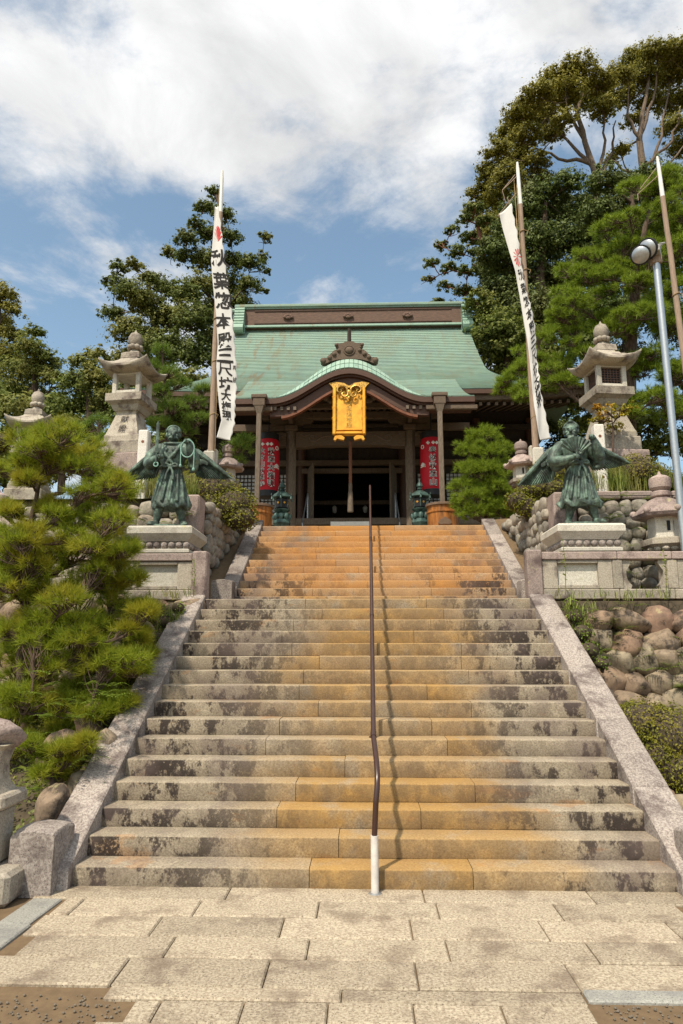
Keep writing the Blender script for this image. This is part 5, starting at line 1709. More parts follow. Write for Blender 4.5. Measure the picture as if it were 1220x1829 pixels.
lR = [(392, 375), (398, 420), (404, 470), (410, 520), (417, 570), (421, 610), (424, 660), (424, 700), (422, 730), (421, 760), (413, 790)]
ban, S1 = banner('cloth_banner', 'long white banner with bold black brush characters on the left pole', lL, lR, 12.88, None, 0, 0, 0, .02, 0)
def on(S, off): return lambda u, v: S(u, v, off)
txt1 = '秋葉惣本殿三尺坊大権現'
vpos = [.195, .275, .345, .42, .495, .555, .61, .675, .735, .80, .858]
for ch, v in zip(txt1, vpos):
    uc = .50 + (.10 if v < .35 else -.06)
    size_v = .062
    hgt = (S1(.5, v - size_v / 2) - S1(.5, v + size_v / 2)).length
    wid = (S1(1, v) - S1(0, v)).length
    V, F = glyph(ch, .022)
    m = MB(); m.add([S1(uc + x * (hgt / wid) * .92, v - y * size_v + x * .006, .010) for x, y in V], F)
    me = bpy.data.meshes.new('brush_character'); me.from_pydata(m.v, [], m.f); me.materials.append(M_['ink']); link('brush_character', me, ban)
for ch, v in zip('奉納', (.605, .655)):
    V, F = glyph(ch, .01)
    m = MB(); m.add([S1(.90 + x * .17, v - y * .026, .010) for x, y in V], F)
    me = bpy.data.meshes.new('small_character'); me.from_pydata(m.v, [], m.f); me.materials.append(M_['ink']); link('small_character', me, ban)
m = MB()
for k in range(9):
    a = PI * (k + .5) / 9
    m.add([S1(.55, .135, .011), S1(.55 + .42 * math.cos(a) - .06, .125 - .05 * math.sin(a), .011), S1(.55 + .42 * math.cos(a) + .06, .125 - .05 * math.sin(a) + .004, .011)], [(0, 1, 2)])
m.build('fan_crest', 'crest_red', ban, flat=True)
rL = [(890, 388), (898, 420), (908, 455), (918, 490), (926, 530), (932, 570), (938, 610), (943, 650), (947, 690), (951, 730), (957, 770), (962, 790)]
rR = [(911, 370), (918, 410), (925, 450), (931, 490), (937, 525), (946, 555), (954, 590), (956, 630), (960, 670), (963, 700), (972, 745), (981, 786)]
ban2, S2 = banner('cloth_banner', 'narrow twisted white banner with a red crest on the right pole', rL, rR, 12.9, None, 0, 0, 0, .03, 1)
for ch, v in zip(txt1, [.29, .35, .41, .47, .53, .585, .64, .695, .745, .79, .835]):
    V, F = glyph(ch, .022)
    size_v = .050
    m = MB(); m.add([S2(.62 + x * .62, v - y * size_v, .010) for x, y in V], F)
    me = bpy.data.meshes.new('brush_character'); me.from_pydata(m.v, [], m.f); me.materials.append(M_['ink']); link('brush_character', me, ban2)
m = MB()
for k in range(11):
    a = PI * 2 * k / 11
    m.add([S2(.62, .215, .011), S2(.62 + .40 * math.cos(a) - .05, .215 - .035 * math.sin(a), .011), S2(.62 + .40 * math.cos(a) + .07, .215 - .035 * math.sin(a) + .006, .011)], [(0, 1, 2)])
m.build('fan_crest', 'crest_red', ban2, flat=True)

# ================================================================== floodlight mast
mast = empty('floodlight_mast', at(1226, 1010, 9.75)); tag(mast, 'galvanised steel mast with two round floodlights at the right edge', 'floodlight')
a = at(1226, 1010, 9.75)
base_ = Vector((a.x, a.y, ZL)); mast.location = base_
top_ = at(1181, 468, 9.75)
m = MB(); m.tube([(0, 0, 0), (0, 0, top_.z - ZL)], .052, 16); m.lathe([(.11, 0), (.11, .02)], 16); m.build('mast', 'steel', mast)
h_ = top_.z - ZL
m = MB(); m.box((0, 0, h_ + .03), (.15, .12, .13), bev=.01); m.build('collar', 'pole_wood', mast)
m = MB(); m.box((.02, -.03, h_ + .13), (.12, .34, .10), Matrix.Rotation(-.5, 4, 'Z'), bev=.01); m.build('crossbar', 'lamp_grey', mast)
def flood(c, d, s):
    lamp = empty('lamp', c); lamp.parent = mast
    d = Vector(d).normalized()
    q = d.to_track_quat('Z', 'Y').to_matrix().to_4x4()
    m = MB(); m.lathe([(.035 * s, -.26 * s), (.05 * s, -.25 * s), (.055 * s, -.16 * s), (.08 * s, -.10 * s), (.125 * s, .0), (.145 * s, .07 * s), (.15 * s, .09 * s)], 24, M=q); m.build('reflector', 'lamp_grey', lamp)
    m = MB(); m.lathe([(.15 * s, .07 * s), (.165 * s, .075 * s), (.165 * s, .10 * s), (.15 * s, .105 * s)], 24, M=q); m.build('rim', 'lantern_black', lamp)
    m = MB(); m.lathe([(.148 * s, .095 * s), (.12 * s, .125 * s), (.06 * s, .14 * s), (.01 * s, .145 * s)], 24, M=q); m.build('lens', 'steel', lamp)
    m = MB(); m.tube([q @ Vector((.16 * s, 0, .02 * s)), q @ Vector((.17 * s, 0, -.12 * s)), q @ Vector((0, 0, -.22 * s))], .012, 6); m.build('yoke', 'lamp_grey', lamp)
flood((-.09, -.05, h_ + .20), (-.72, -.5, -.38), 1.0)
flood((-.22, -.02, h_ + .12), (-.55, -.75, -.55), .92)

# ================================================================== vegetation
def unit(n, rng):
    v = rng.normal(size=(n, 3)); return v / np.linalg.norm(v, axis=1, keepdims=True)
def leaf_quads(P, N, size, rng, aspect=.55, droop=0.0):
    """one rhombic leaf at each point, lying roughly across normal N"""
    n = len(P)
    a = unit(n, rng)
    t_ = np.cross(N, a); t_ /= np.linalg.norm(t_, axis=1, keepdims=True) + 1e-9
    b = np.cross(N, t_)
    s = size * rng.uniform(.65, 1.35, (n, 1))
    tip = t_ * s; side = b * s * aspect
    tip[:, 2] -= droop * s[:, 0]
    V = np.empty((n, 4, 3))
    V[:, 0] = P - tip * .5; V[:, 1] = P + side * .5 + N * s * .08; V[:, 2] = P + tip * .5; V[:, 3] = P - side * .5 + N * s * .08
    return V.reshape(-1, 3)
def puff_points(C, rad, per, rng, flat=(1, 1, .8), shell=.5, up=.35):
    """leaf points in many small puffs spread over the shell of each clump"""
    Ps, Ns = [], []
    for c, r_, k in zip(C, rad, per):
        npf = max(5, int(k[0])); nl = int(k[1])
        d = unit(npf, rng)
        d[:, 2] = np.where(d[:, 2] < -.45, -d[:, 2] * .5, d[:, 2])
        rr = r_ * (shell + (1 - shell) * rng.random((npf, 1)) ** .6) * rng.uniform(.75, 1.28, (npf, 1))
        pc = np.asarray(c) + d * rr * np.asarray(flat)
        pr = r_ * rng.uniform(.12, .40, npf)
        for q in range(npf):
            dd = unit(nl, rng)
            pts = pc[q] + dd * (pr[q] * np.abs(rng.normal(size=(nl, 1))) * .75) * np.array([1, 1, .65])
            nn = dd * .6 + d[q] * .5 + np.array([0, 0, up]) + rng.normal(size=(nl, 3)) * .35
            nn /= np.linalg.norm(nn, axis=1, keepdims=True)
            Ps.append(pts); Ns.append(nn)
    return np.concatenate(Ps), np.concatenate(Ns)
def limb_to(m, a, b, r0, r1, rng, sag=.0, n=6, sides=7):
    a, b = Vector(a), Vector(b)
    L = (b - a).length
    pts = []
    j = Vector(rng.normal(size=3)) * L * .07
    for k in range(n + 1):
        f = k / n
        p = a.lerp(b, f) + j * math.sin(f * PI) + Vector((0, 0, sag * L * math.sin(f * PI)))
        p += Vector(rng.normal(size=3)) * L * .012
        pts.append(p)
    m.tube(pts, [r0 + (r1 - r0) * k / n for k in range(n + 1)], sides, cap=False)
    return pts
def nearest(pts, p):
    return min(pts, key=lambda q: (q[0] - Vector(p)).length + (2.0 * max(0, q[0].z - p[2])))

def tree(name, label, Y, clumps, trunk, leaf, mat, seed, cat='tree', group=None, dens=1.0, bark='bark', r0=.35, flat=(1, 1, .8), thick=1.2, shell=.45, aspect=.55, depth=1.0, leaf_per=34, droop=0.0, up=.35, stems=(), rs=1.1):
    """clumps: (px, py, radius px). trunk: picture polyline from the foot upwards. Foliage has real depth round the trunk's distance."""
    rng = np.random.default_rng(seed)
    s = mpp(Y)
    foot = at(*trunk[0], Y)
    root = empty(name, foot); tag(root, label, cat, group)
    m = MB()
    tp = [at(x, y, Y) - foot for x, y in trunk]
    fine = []
    for a, b in zip(tp[:-1], tp[1:]):
        for k in range(4): fine.append(a.lerp(b, k / 4))
    fine.append(tp[-1])
    n = len(fine)
    rads = [r0 * (1 - .78 * k / (n - 1)) for k in range(n)]
    m.tube([p + Vector(rng.normal(size=3)) * r0 * .10 for p in fine], rads, 10)
    nodes = [(p, r_) for p, r_ in zip(fine, rads)]
    for st in stems:
        q = [at(x, y, Y + rng.uniform(-.6, .6) * (i > 0)) - foot for i, (x, y) in enumerate(st)]
        fs_ = []
        for a, b in zip(q[:-1], q[1:]):
            for k in range(4): fs_.append(a.lerp(b, k / 4) + Vector(rng.normal(size=3)) * .05)
        fs_.append(q[-1])
        rr_ = [r0 * .42 * (1 - .75 * k / (len(fs_) - 1)) for k in range(len(fs_))]
        m.tube(fs_, rr_, 8); nodes += list(zip(fs_, rr_))
    C, rad, per = [], [], []
    order = sorted(clumps, key=lambda c: (Vector(at(c[0], c[1], Y) - foot) - fine[n // 2]).length)
    for cx, cy, cr in order:
        dy = rng.uniform(-1, 1) * thick * depth
        c = at(cx, cy, Y + dy) - foot
        q, qr = nearest(nodes, c)
        pts = limb_to(m, q, c, max(.02, qr * .55), .018, rng, -.06)
        nodes += [(p, max(.02, qr * .5 * (1 - .8 * k / len(pts)))) for k, p in enumerate(pts)]
        for _ in range(3):
            e = Vector(c) + Vector(rng.normal(size=3)) * cr * s * .5
            limb_to(m, pts[-3], e, .02, .008, rng, 0, 3, 5)
        r_m = cr * s * rs
        C.append(c); rad.append(r_m)
        k_ = max(16, (r_m / leaf) ** 2 * 2.6 * dens)
        per.append((k_, leaf_per))
    P, N = puff_points(C, rad, per, rng, flat, shell, up)
    V = leaf_quads(P, N, leaf, rng, aspect, droop)
    m.build('trunk', bark, root, sharp=60)
    link('crown', np_mesh('crown', V, 4, mat), root)
    return root

def needle_tris(P, D, length, n, width, rng, spread=.75):
    """bundles of n needles round shoot directions D"""
    k = len(P)
    D = D / np.linalg.norm(D, axis=1, keepdims=True)
    d = D[:, None, :] + rng.normal(size=(k, n, 3)) * spread
    d /= np.linalg.norm(d, axis=2, keepdims=True)
    L = length * rng.uniform(.7, 1.2, (k, n, 1))
    a = np.cross(d, rng.normal(size=(k, n, 3))); a /= np.linalg.norm(a, axis=2, keepdims=True) + 1e-9
    b = P[:, None, :] + rng.normal(size=(k, n, 3)) * length * .10
    V = np.empty((k, n, 3, 3))
    V[:, :, 0] = b - a * width * .5; V[:, :, 1] = b + a * width * .5; V[:, :, 2] = b + d * L
    return V.reshape(-1, 3)
def pine(name, label, Y, pads, trunk, mat, seed, needle=.12, per=26, width=.006, tufts=1.0, r0=.14, thick=.6, bark='bark', group=None, flat=(1.1, 1.0, .70), cat='pine', upright=.9, split=0, wild=.0):
    """cloud pine: pads = (px, py, radius px) of layered foliage; every tuft a bundle of needles at a twig end"""
    rng = np.random.default_rng(seed)
    s = mpp(Y)
    foot = at(*trunk[0], Y)
    root = empty(name, foot); tag(root, label, cat, group)
    m = MB()
    tp = [at(x, y, Y) - foot for x, y in trunk]
    fine = []
    for a, b in zip(tp[:-1], tp[1:]):
        for k in range(4): fine.append(a.lerp(b, k / 4))
    fine.append(tp[-1]); n = len(fine)
    rads = [r0 * (1 - .7 * k / (n - 1)) for k in range(n)]
    m.tube([p + Vector(rng.normal(size=3)) * r0 * .15 for p in fine], rads, 10)
    nodes = list(zip(fine, rads))
    TP, TD = [], []
    if split:            # break every pad into smaller overlapping sprays at different depths
        pads = [(c[0] + rng.uniform(-.75, .75) * c[2], c[1] + rng.uniform(-.65, .65) * c[2], c[2] * rng.uniform(.42, .72), rng.uniform(-1, 1) * thick) for c in pads for _ in range(split)]
    order = sorted(pads, key=lambda c: min((Vector(at(c[0], c[1], Y) - foot) - f).length for f in fine))
    for pad in order:
        cx, cy, cr = pad[:3]
        dy = pad[3] if len(pad) > 3 else rng.uniform(-1, 1) * thick
        c = at(cx, cy, Y + dy) - foot
        q, qr = nearest(nodes, c)
        pts = limb_to(m, q, c - Vector((0, 0, cr * s * .2)), max(.015, qr * .5), .012, rng, -.05)
        nodes += [(p, max(.014, qr * .45 * (1 - .7 * k / len(pts)))) for k, p in enumerate(pts)]
        R_ = cr * s
        k = int(max(24, 13 * tufts * (R_ / needle) ** 2))
        d = unit(k, rng)
        d[:, 2] = np.where(d[:, 2] < -.25, -d[:, 2], d[:, 2])
        rr = R_ * rng.uniform(.45, 1.0, (k, 1)) ** .6 * (1 + wild * np.abs(rng.normal(size=(k, 1))))
        bumps = 1 + .22 * np.sin(d[:, :1] * 7 + seed) * np.cos(d[:, 1:2] * 6)
        p = np.asarray(c) + d * rr * bumps * np.asarray(flat)
        TP.append(p)
        dd = d * np.array([1, 1, .6]) + np.array([0, 0, upright]) * rng.uniform(.4, 1, (k, 1))
        TD.append(dd)
        for i in rng.choice(k, min(k, 22), replace=False):
            e = Vector(p[i]); st = pts[rng.integers(max(1, len(pts) - 4), len(pts))]
            limb_to(m, st, e, .009, .004, rng, -.04, 3, 4)
    P, D = np.concatenate(TP), np.concatenate(TD)
    V = needle_tris(P, D, needle, per, width, rng)
    m.build('trunk', bark, root, sharp=60)
    link('foliage', np_mesh('foliage', V, 3, mat), root)
    return root
def bush(name, label, lumps, Y, mat, leaf, seed, cat='bush', cover=9.0, stemh=.5):
    """clipped shrub: dense small leaves over rounded masses"""
    rng = np.random.default_rng(seed)
    s = mpp(Y)
    c0 = at(lumps[0][0], lumps[0][1], Y)
    root = empty(name, (c0.x, Y, c0.z - lumps[0][2] * s)); tag(root, label, cat)
    foot = Vector(root.location)
    Ps, Ns = [], []
    m = MB()
    for lx, ly, lr, *rest in lumps:
        dy = rest[0] if rest else 0
        c = np.asarray(at(lx, ly, Y + dy) - foot); r_ = lr * s
        n = int(cover * (r_ / leaf) ** 2 * 1.6)
        d = unit(n, rng)
        nz = np.array([noise.noise(Vector(q * 3.3) + Vector((seed, 0, 0))) for q in d])
        nz2 = np.array([noise.noise(Vector(q * 9) + Vector((0, seed, 0))) for q in d])
        rr = r_ * (1 + .10 * nz + .07 * nz2)[:, None] * (1 - .16 * rng.random((n, 1)) ** 2)
        Ps.append(c + d * rr * np.array([1, .95, .85])); Ns.append(d + rng.normal(size=(n, 3)) * .55 + np.array([0, 0, .3]))
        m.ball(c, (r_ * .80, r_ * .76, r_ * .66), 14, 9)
        for k in range(6):
            e = c + unit(1, rng)[0] * r_ * .6
            limb_to(m, Vector((c[0], c[1], c[2] - r_ * 1.0)), Vector(e), .018, .006, rng, 0, 3, 5)
    P, N = np.concatenate(Ps), np.concatenate(Ns); N /= np.linalg.norm(N, axis=1, keepdims=True)
    link('foliage', np_mesh('foliage', leaf_quads(P, N, leaf, rng, .6), 4, mat), root)
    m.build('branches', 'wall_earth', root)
    return root
def blades(P, rng, h, n, width, lean=.5):
    """grass: bent three-corner blades in two pieces"""
    out = []
    for p in P:
        for _ in range(n):
            a = rng.uniform(0, 2 * PI); L = h * rng.uniform(.5, 1.15)
            d = np.array([math.cos(a), math.sin(a), 0]) * lean * rng.uniform(.2, 1) * L
            b = np.asarray(p) + np.array([rng.normal() * .03, rng.normal() * .03, 0])
            mid = b + d * .35 + np.array([0, 0, L * .62]); tip = b + d + np.array([0, 0, L * rng.uniform(.65, 1.0)])
            sd = np.array([-math.sin(a), math.cos(a), 0]) * width * .5
            out += [b - sd, b + sd, mid + sd * .8, mid - sd * .8, mid - sd * .8, mid + sd * .8, tip + sd * .05, tip - sd * .05]
    return np.array(out)
def fronds(P, rng, size, n):
    """little ferns: arching stems set with paired leaflets"""
    out = []
    for p in P:
        for _ in range(n):
            a = rng.uniform(0, 2 * PI); L = size * rng.uniform(.6, 1.2)
            h = np.array([math.cos(a), math.sin(a) - .35, 0])
            sd = np.array([-math.sin(a), math.cos(a), 0])
            for k in range(9):
                f = (k + 1) / 9
                c = np.asarray(p) + h * L * f + np.array([0, 0, L * (.75 * f - .70 * f * f)])
                w = L * .26 * (1 - f) + .012
                for sg in (-1, 1):
                    tip = c + sd * sg * w + h * w * .35 - np.array([0, 0, w * .15])
                    q = h * L * .05
                    out += [c - q * .7, c + q * .7, tip + q * .25, tip - q * .25]
    return np.array(out)

# ---------------- far trees, left
G = 'trees behind the left terrace'
tree('cedar_tree', 'tallest dark cedar rising behind the left banner', 32, [(382, 345, 20), (368, 372, 26), (398, 385, 26), (350, 400, 22), (335, 428, 26), (372, 420, 32), (410, 425, 26), (302, 452, 20), (330, 462, 26), (372, 468, 36), (415, 470, 30), (446, 470, 28), (472, 425, 18), (468, 462, 18), (478, 486, 10), (400, 512, 44), (356, 515, 36), (446, 510, 28), (472, 520, 12), (425, 548, 40), (382, 560, 45), (440, 590, 40)], [(408, 720), (404, 560), (396, 440), (388, 350)], .125, 'cedar_leaf', 1, group=G, rs=.84, r0=.34, dens=1.05, shell=.35, thick=1.6, leaf_per=30)
tree('cedar_tree', 'broad dark evergreen between the tall lantern and the cedar', 29, [(212, 480, 22), (240, 474, 20), (205, 505, 24), (268, 500, 26), (232, 525, 36), (200, 560, 26), (262, 545, 40), (300, 520, 34), (335, 530, 34), (305, 575, 46), (350, 575, 44), (235, 595, 42), (290, 625, 50), (350, 640, 50), (380, 610, 40), (235, 650, 46)], [(292, 760), (288, 640), (270, 550), (262, 495)], .125, 'cedar_leaf', 2, group=G, rs=.92, r0=.32, shell=.35, thick=1.6, leaf_per=30)
tree('broadleaf_tree', 'brownish tree cut by the left picture edge', 34, [(4, 530, 28), (20, 556, 18), (-10, 575, 34), (14, 600, 26), (5, 640, 40), (-20, 680, 40)], [(-20, 800), (-12, 640), (0, 540)], .14, 'olive_leaf', 3, group=G, r0=.3, leaf_per=26)
tree('broadleaf_tree', 'slender round-topped tree above the low left lantern', 31, [(58, 598, 20), (50, 625, 28), (82, 645, 26), (68, 665, 34), (30, 660, 28), (96, 680, 24), (40, 705, 40), (92, 720, 34)], [(62, 800), (62, 690), (58, 610)], .13, 'mid_leaf', 4, group=G, r0=.26, leaf_per=26)
tree('broadleaf_tree', 'pale leafy tree left of the tall stone lantern', 27, [(150, 655, 26), (176, 640, 22), (132, 690, 30), (180, 685, 36), (160, 730, 42), (205, 720, 36), (110, 735, 36), (130, 775, 40)], [(160, 830), (160, 740), (160, 660)], .12, 'mid_leaf', 5, group=G, r0=.22, leaf_per=28)
tree('broadleaf_tree', 'low dark tree mass under the far left trees', 24, [(30, 740, 40), (75, 735, 34), (-5, 720, 36), (120, 770, 34), (20, 790, 44), (90, 800, 40)], [(45, 860), (45, 780), (45, 740)], .15, 'mid_leaf', 6, group=G, r0=.2, leaf_per=28)
tree('broadleaf_tree', 'dark leafy tree behind the left roof corner', 26, [(300, 690, 36), (340, 690, 34), (255, 700, 36), (290, 735, 40), (225, 745, 36), (345, 725, 32)], [(290, 820), (290, 740), (295, 690)], .15, 'cedar_leaf', 7, group=G, r0=.22, leaf_per=28)

# ---------------- hill trees, right
G = 'trees on the hillside to the right'
tree('camphor_tree', 'spreading olive-topped tree with bare forked limbs above the temple', 31, [(1032, 128, 34), (992, 142, 32), (1068, 150, 32), (960, 172, 32), (1012, 168, 34), (1048, 178, 28), (930, 205, 32), (970, 208, 34), (1075, 195, 26), (908, 240, 30), (940, 248, 30), (985, 240, 26), (890, 275, 28), (925, 285, 28), (872, 312, 26), (905, 318, 30), (955, 290, 24), (858, 345, 24), (890, 352, 28), (845, 378, 20), (930, 325, 26), (1008, 215, 22), (870, 365, 26), (905, 385, 30), (940, 360, 30), (875, 400, 26), (965, 320, 24), (860, 425, 22), (1090, 170, 24)], [(1066, 470), (1064, 370), (1068, 325), (1050, 270), (1030, 200), (1020, 150)], .125, 'olive_leaf', 11, group=G, stems=[[(1066, 325), (1080, 250), (1078, 185)], [(1060, 300), (1012, 250), (975, 210)], [(1055, 290), (1000, 282), (935, 255)], [(1045, 250), (1012, 205), (995, 155)], [(1064, 370), (1010, 345), (945, 325)], [(1030, 200), (1048, 150)], [(1068, 330), (1095, 270), (1100, 215)]], r0=.26, bark='bark_pale', thick=2.0, flat=(1, 1, .62), shell=.3, leaf_per=30)
tree('camphor_tree', 'second olive-crowned tree at the top right corner', 33, [(1135, 108, 32), (1172, 95, 30), (1208, 98, 34), (1240, 110, 40), (1108, 138, 28), (1150, 140, 34), (1195, 140, 36), (1118, 175, 24), (1160, 182, 28), (1210, 185, 36), (1205, 228, 28), (1130, 215, 20), (1225, 262, 34), (1108, 270, 18), (1090, 288, 16)], [(1160, 430), (1152, 330), (1142, 250), (1150, 190), (1160, 130)], .125, 'olive_leaf', 12, group=G, stems=[[(1152, 330), (1182, 240), (1196, 150)], [(1145, 260), (1120, 205), (1122, 140)], [(1150, 300), (1200, 250), (1215, 190)], [(1142, 250), (1166, 180), (1176, 110)], [(1150, 320), (1112, 302), (1092, 285)], [(1155, 340), (1190, 300), (1225, 255)]], r0=.26, bark='bark_pale', thick=2.0, flat=(1, 1, .62), shell=.3, leaf_per=30)
tree('fir_tree', 'sparse fir with reddish trunk right of the ridge', 27, [(848, 372, 20), (832, 392, 18), (866, 395, 18), (808, 412, 16), (840, 425, 22), (788, 440, 16), (820, 452, 20), (858, 450, 20), (772, 470, 15), (800, 480, 18), (838, 485, 22), (765, 500, 12), (795, 512, 18), (828, 520, 22), (860, 520, 18), (782, 538, 14), (812, 548, 18), (800, 575, 16), (835, 580, 20)], [(884, 640), (876, 560), (864, 470), (850, 380)], .105, 'cedar_leaf', 13, group=G, rs=.9, r0=.24, bark='red_wood', thick=1.4, flat=(1.2, 1, .5), shell=.3, leaf_per=30, droop=.25)
tree('evergreen_tree', 'large dark evergreen mass behind the right banner', 26, [(965, 350, 36), (1010, 335, 34), (930, 380, 36), (980, 390, 44), (1035, 380, 40), (910, 420, 36), (950, 440, 46), (1005, 440, 46), (905, 470, 40), (950, 500, 48), (1000, 500, 46), (900, 530, 40), (940, 560, 48), (990, 565, 46), (1050, 430, 40), (880, 450, 30), (885, 500, 32), (870, 480, 24), (1040, 500, 40), (1030, 560, 40)], [(965, 700), (965, 560), (968, 440), (975, 360)], .12, 'dark_leaf', 14, group=G, r0=.34, thick=1.8, leaf_per=30)
tree('evergreen_tree', 'lower bushy evergreen at the right end of the roof', 24, [(870, 560, 30), (895, 585, 36), (870, 605, 34), (915, 620, 40), (880, 645, 34), (940, 610, 40), (935, 660, 44), (895, 680, 34), (965, 640, 40), (850, 540, 22)], [(905, 760), (905, 660), (900, 590)], .13, 'mid_leaf', 15, group=G, r0=.22, thick=1.4, leaf_per=30)
tree('evergreen_tree', 'small pale tree peeping over the right end of the ridge', 29, [(812, 560, 20), (800, 590, 22), (832, 592, 24), (815, 620, 30), (850, 620, 26)], [(820, 700), (820, 620), (815, 570)], .14, 'mid_leaf', 16, group=G, r0=.16, leaf_per=26)
tree('evergreen_tree', 'dark tree filling the slope behind the right pine', 25, [(1080, 330, 34), (1110, 370, 40), (1070, 390, 36), (1130, 330, 30), (1170, 320, 36), (1215, 330, 40), (1190, 400, 50), (1120, 450, 50), (1060, 480, 46), (1200, 480, 50), (1080, 560, 50), (1160, 560, 50), (1220, 580, 50), (1040, 620, 44), (1110, 650, 50)], [(1120, 760), (1125, 560), (1130, 400), (1130, 330)], .12, 'dark_leaf', 17, group=G, r0=.34, thick=1.4, leaf_per=28)

tree('hedge_tree', 'low leafy shrub mass behind the right tall lantern', 19.5, [(1215, 735, 34), (1160, 760, 34), (1100, 770, 30), (1055, 760, 26), (1190, 800, 36), (1130, 810, 34), (1235, 790, 36), (1040, 720, 22), (1225, 680, 30)], [(1140, 860), (1140, 800), (1145, 750)], .10, 'mid_leaf', 18, group=G, r0=.12, thick=.8, leaf_per=28)
tree('hedge_tree', 'dark shrub mass under the right end of the temple eave', 22.5, [(975, 720, 26), (1010, 735, 28), (1040, 715, 26), (985, 765, 28), (1025, 775, 28), (1060, 760, 26), (1000, 810, 28), (1050, 810, 28)], [(1012, 870), (1012, 800), (1012, 740)], .10, 'dark_leaf', 21, group=G, r0=.12, thick=.7, leaf_per=28)
G = 'trees behind the left terrace'
tree('hedge_tree', 'low leafy shrub mass between the two left lanterns', 18.5, [(140, 775, 34), (180, 800, 30), (100, 800, 30), (50, 815, 34), (10, 820, 34), (150, 830, 34), (210, 780, 24), (90, 845, 34), (-20, 790, 34), (0, 865, 36), (50, 872, 32), (-30, 850, 34)], [(110, 880), (110, 830), (120, 790)], .10, 'mid_leaf', 19, group=G, r0=.12, thick=.8, leaf_per=28)
tree('hedge_tree', 'low leafy shrub mass beneath the left end of the temple eave', 19.5, [(250, 790, 30), (290, 800, 30), (330, 800, 28), (270, 830, 28), (320, 835, 26), (240, 740, 22)], [(285, 880), (285, 830), (285, 800)], .10, 'cedar_leaf', 20, group=G, r0=.12, thick=.8, leaf_per=28)
# ---------------- pines
pine('japanese_pine', 'large bright green pine filling the right side behind the lantern', 17.2, [(1190, 325, 34), (1145, 335, 26), (1215, 365, 36), (1165, 368, 32), (1120, 385, 30), (1085, 415, 30), (1140, 418, 40), (1200, 420, 44), (1060, 450, 30), (1105, 462, 36), (1160, 470, 40), (1030, 490, 28), (1070, 510, 34), (1120, 520, 38), (1185, 525, 40), (1008, 535, 26), (1045, 555, 32), (1000, 570, 26), (1090, 575, 36), (1150, 585, 40), (1215, 590, 40), (975, 605, 26), (1020, 612, 30), (950, 640, 24), (990, 650, 28), (925, 665, 22), (960, 685, 24), (905, 692, 18), (1150, 650, 36), (1200, 665, 40), (1165, 705, 36), (1010, 690, 26), (1215, 730, 34), (1060, 640, 30), (1130, 735, 28), (935, 705, 16)], [(1128, 800), (1124, 700), (1128, 600), (1135, 480), (1160, 380), (1178, 335)], 'pine_far', 31, .16, 26, .016, 1.1, .16, 1.1, flat=(1.2, 1, .65), split=4, wild=.2)
pine('niwaki_pine', 'rounded cloud-pruned pine beside the right rain tub', 15.3, [(866, 785, 26, -.1), (843, 806, 22, 0), (890, 808, 22, .1), (866, 815, 28, -.2), (838, 838, 20, 0), (895, 842, 24, .1), (862, 848, 30, -.3), (830, 872, 20, -.1), (880, 878, 30, -.2), (905, 880, 18, .1), (845, 895, 26, -.3), (890, 912, 26, -.2), (850, 922, 28, -.2), (830, 905, 18, 0), (905, 925, 20, 0)], [(870, 985), (866, 920), (872, 860), (866, 800)], 'pine_far', 32, .125, 24, .012, 1.3, .09, .35, wild=.18)
pine('young_pine', 'young open pine with upright shoots behind the left statue', 13.7, [(290, 630, 14, 0), (278, 660, 16, .2), (305, 668, 16, -.2), (265, 690, 16, 0), (320, 690, 18, .1), (290, 705, 20, 0), (345, 722, 18, .2), (310, 735, 22, -.2), (265, 735, 20, .3), (350, 752, 20, 0), (285, 765, 22, 0), (330, 775, 20, .2), (425, 805, 20, -.3), (440, 790, 12, -.2), (412, 825, 18, -.2), (362, 700, 12, .2), (150, 770, 20, .6), (175, 755, 16, .5), (190, 790, 18, .5)], [(300, 860), (298, 760), (293, 680), (288, 612)], 'pine_young', 33, .17, 24, .011, 1.4, .05, .4, upright=1.5, flat=(1.1, 1, .8))
pine('garden_pine', 'big gnarled pine with long needles in the left foreground', 7.6, [(110, 800, 42), (60, 800, 34), (150, 822, 40), (20, 825, 34), (185, 850, 34), (95, 832, 40), (45, 850, 30), (205, 895, 30), (160, 880, 34), (12, 905, 30), (185, 940, 36), (120, 960, 40), (60, 960, 44), (10, 970, 36), (215, 985, 24), (160, 995, 40), (90, 1010, 44), (30, 1030, 44), (190, 1040, 40), (130, 1065, 46), (235, 1080, 32), (60, 1085, 46), (200, 1105, 44), (130, 1130, 46), (20, 1120, 44), (245, 1130, 26), (220, 1170, 40), (80, 1160, 46), (160, 1185, 44), (245, 1195, 24), (215, 1225, 32), (30, 1190, 44), (110, 1220, 44), (60, 1250, 40), (190, 1250, 26), (10, 1260, 34), (0, 1060, 40), (255, 1105, 26), (232, 1040, 20), (150, 930, 34), (90, 920, 26), (15, 1000, 36), (170, 1140, 40), (200, 1010, 28), (140, 1250, 34), (90, 1280, 34), (30, 1310, 34), (150, 1290, 24), (250, 1160, 22), (110, 1320, 30), (60, 1340, 30), (185, 1285, 22), (10, 1340, 30), (150, 1330, 24), (215, 1262, 20)], [(20, 1480), (45, 1300), (35, 1180), (48, 1060), (52, 950), (66, 880), (80, 820)], 'pine_near', 34, .125, 38, .0058, 1.35, .06, .7, flat=(1.25, 1, .8), split=3, wild=.28)
pine('pine_shoot', 'low pine shoots above the crumbling lantern', 6.2, [(60, 1350, 26, 0), (95, 1340, 30, .1), (130, 1350, 24, 0), (115, 1375, 22, -.1), (75, 1375, 20, 0), (150, 1335, 18, .2)], [(90, 1480), (92, 1400), (95, 1350)], 'pine_near', 35, .10, 30, .0048, 1.0, .035, .15, split=2, wild=.3)

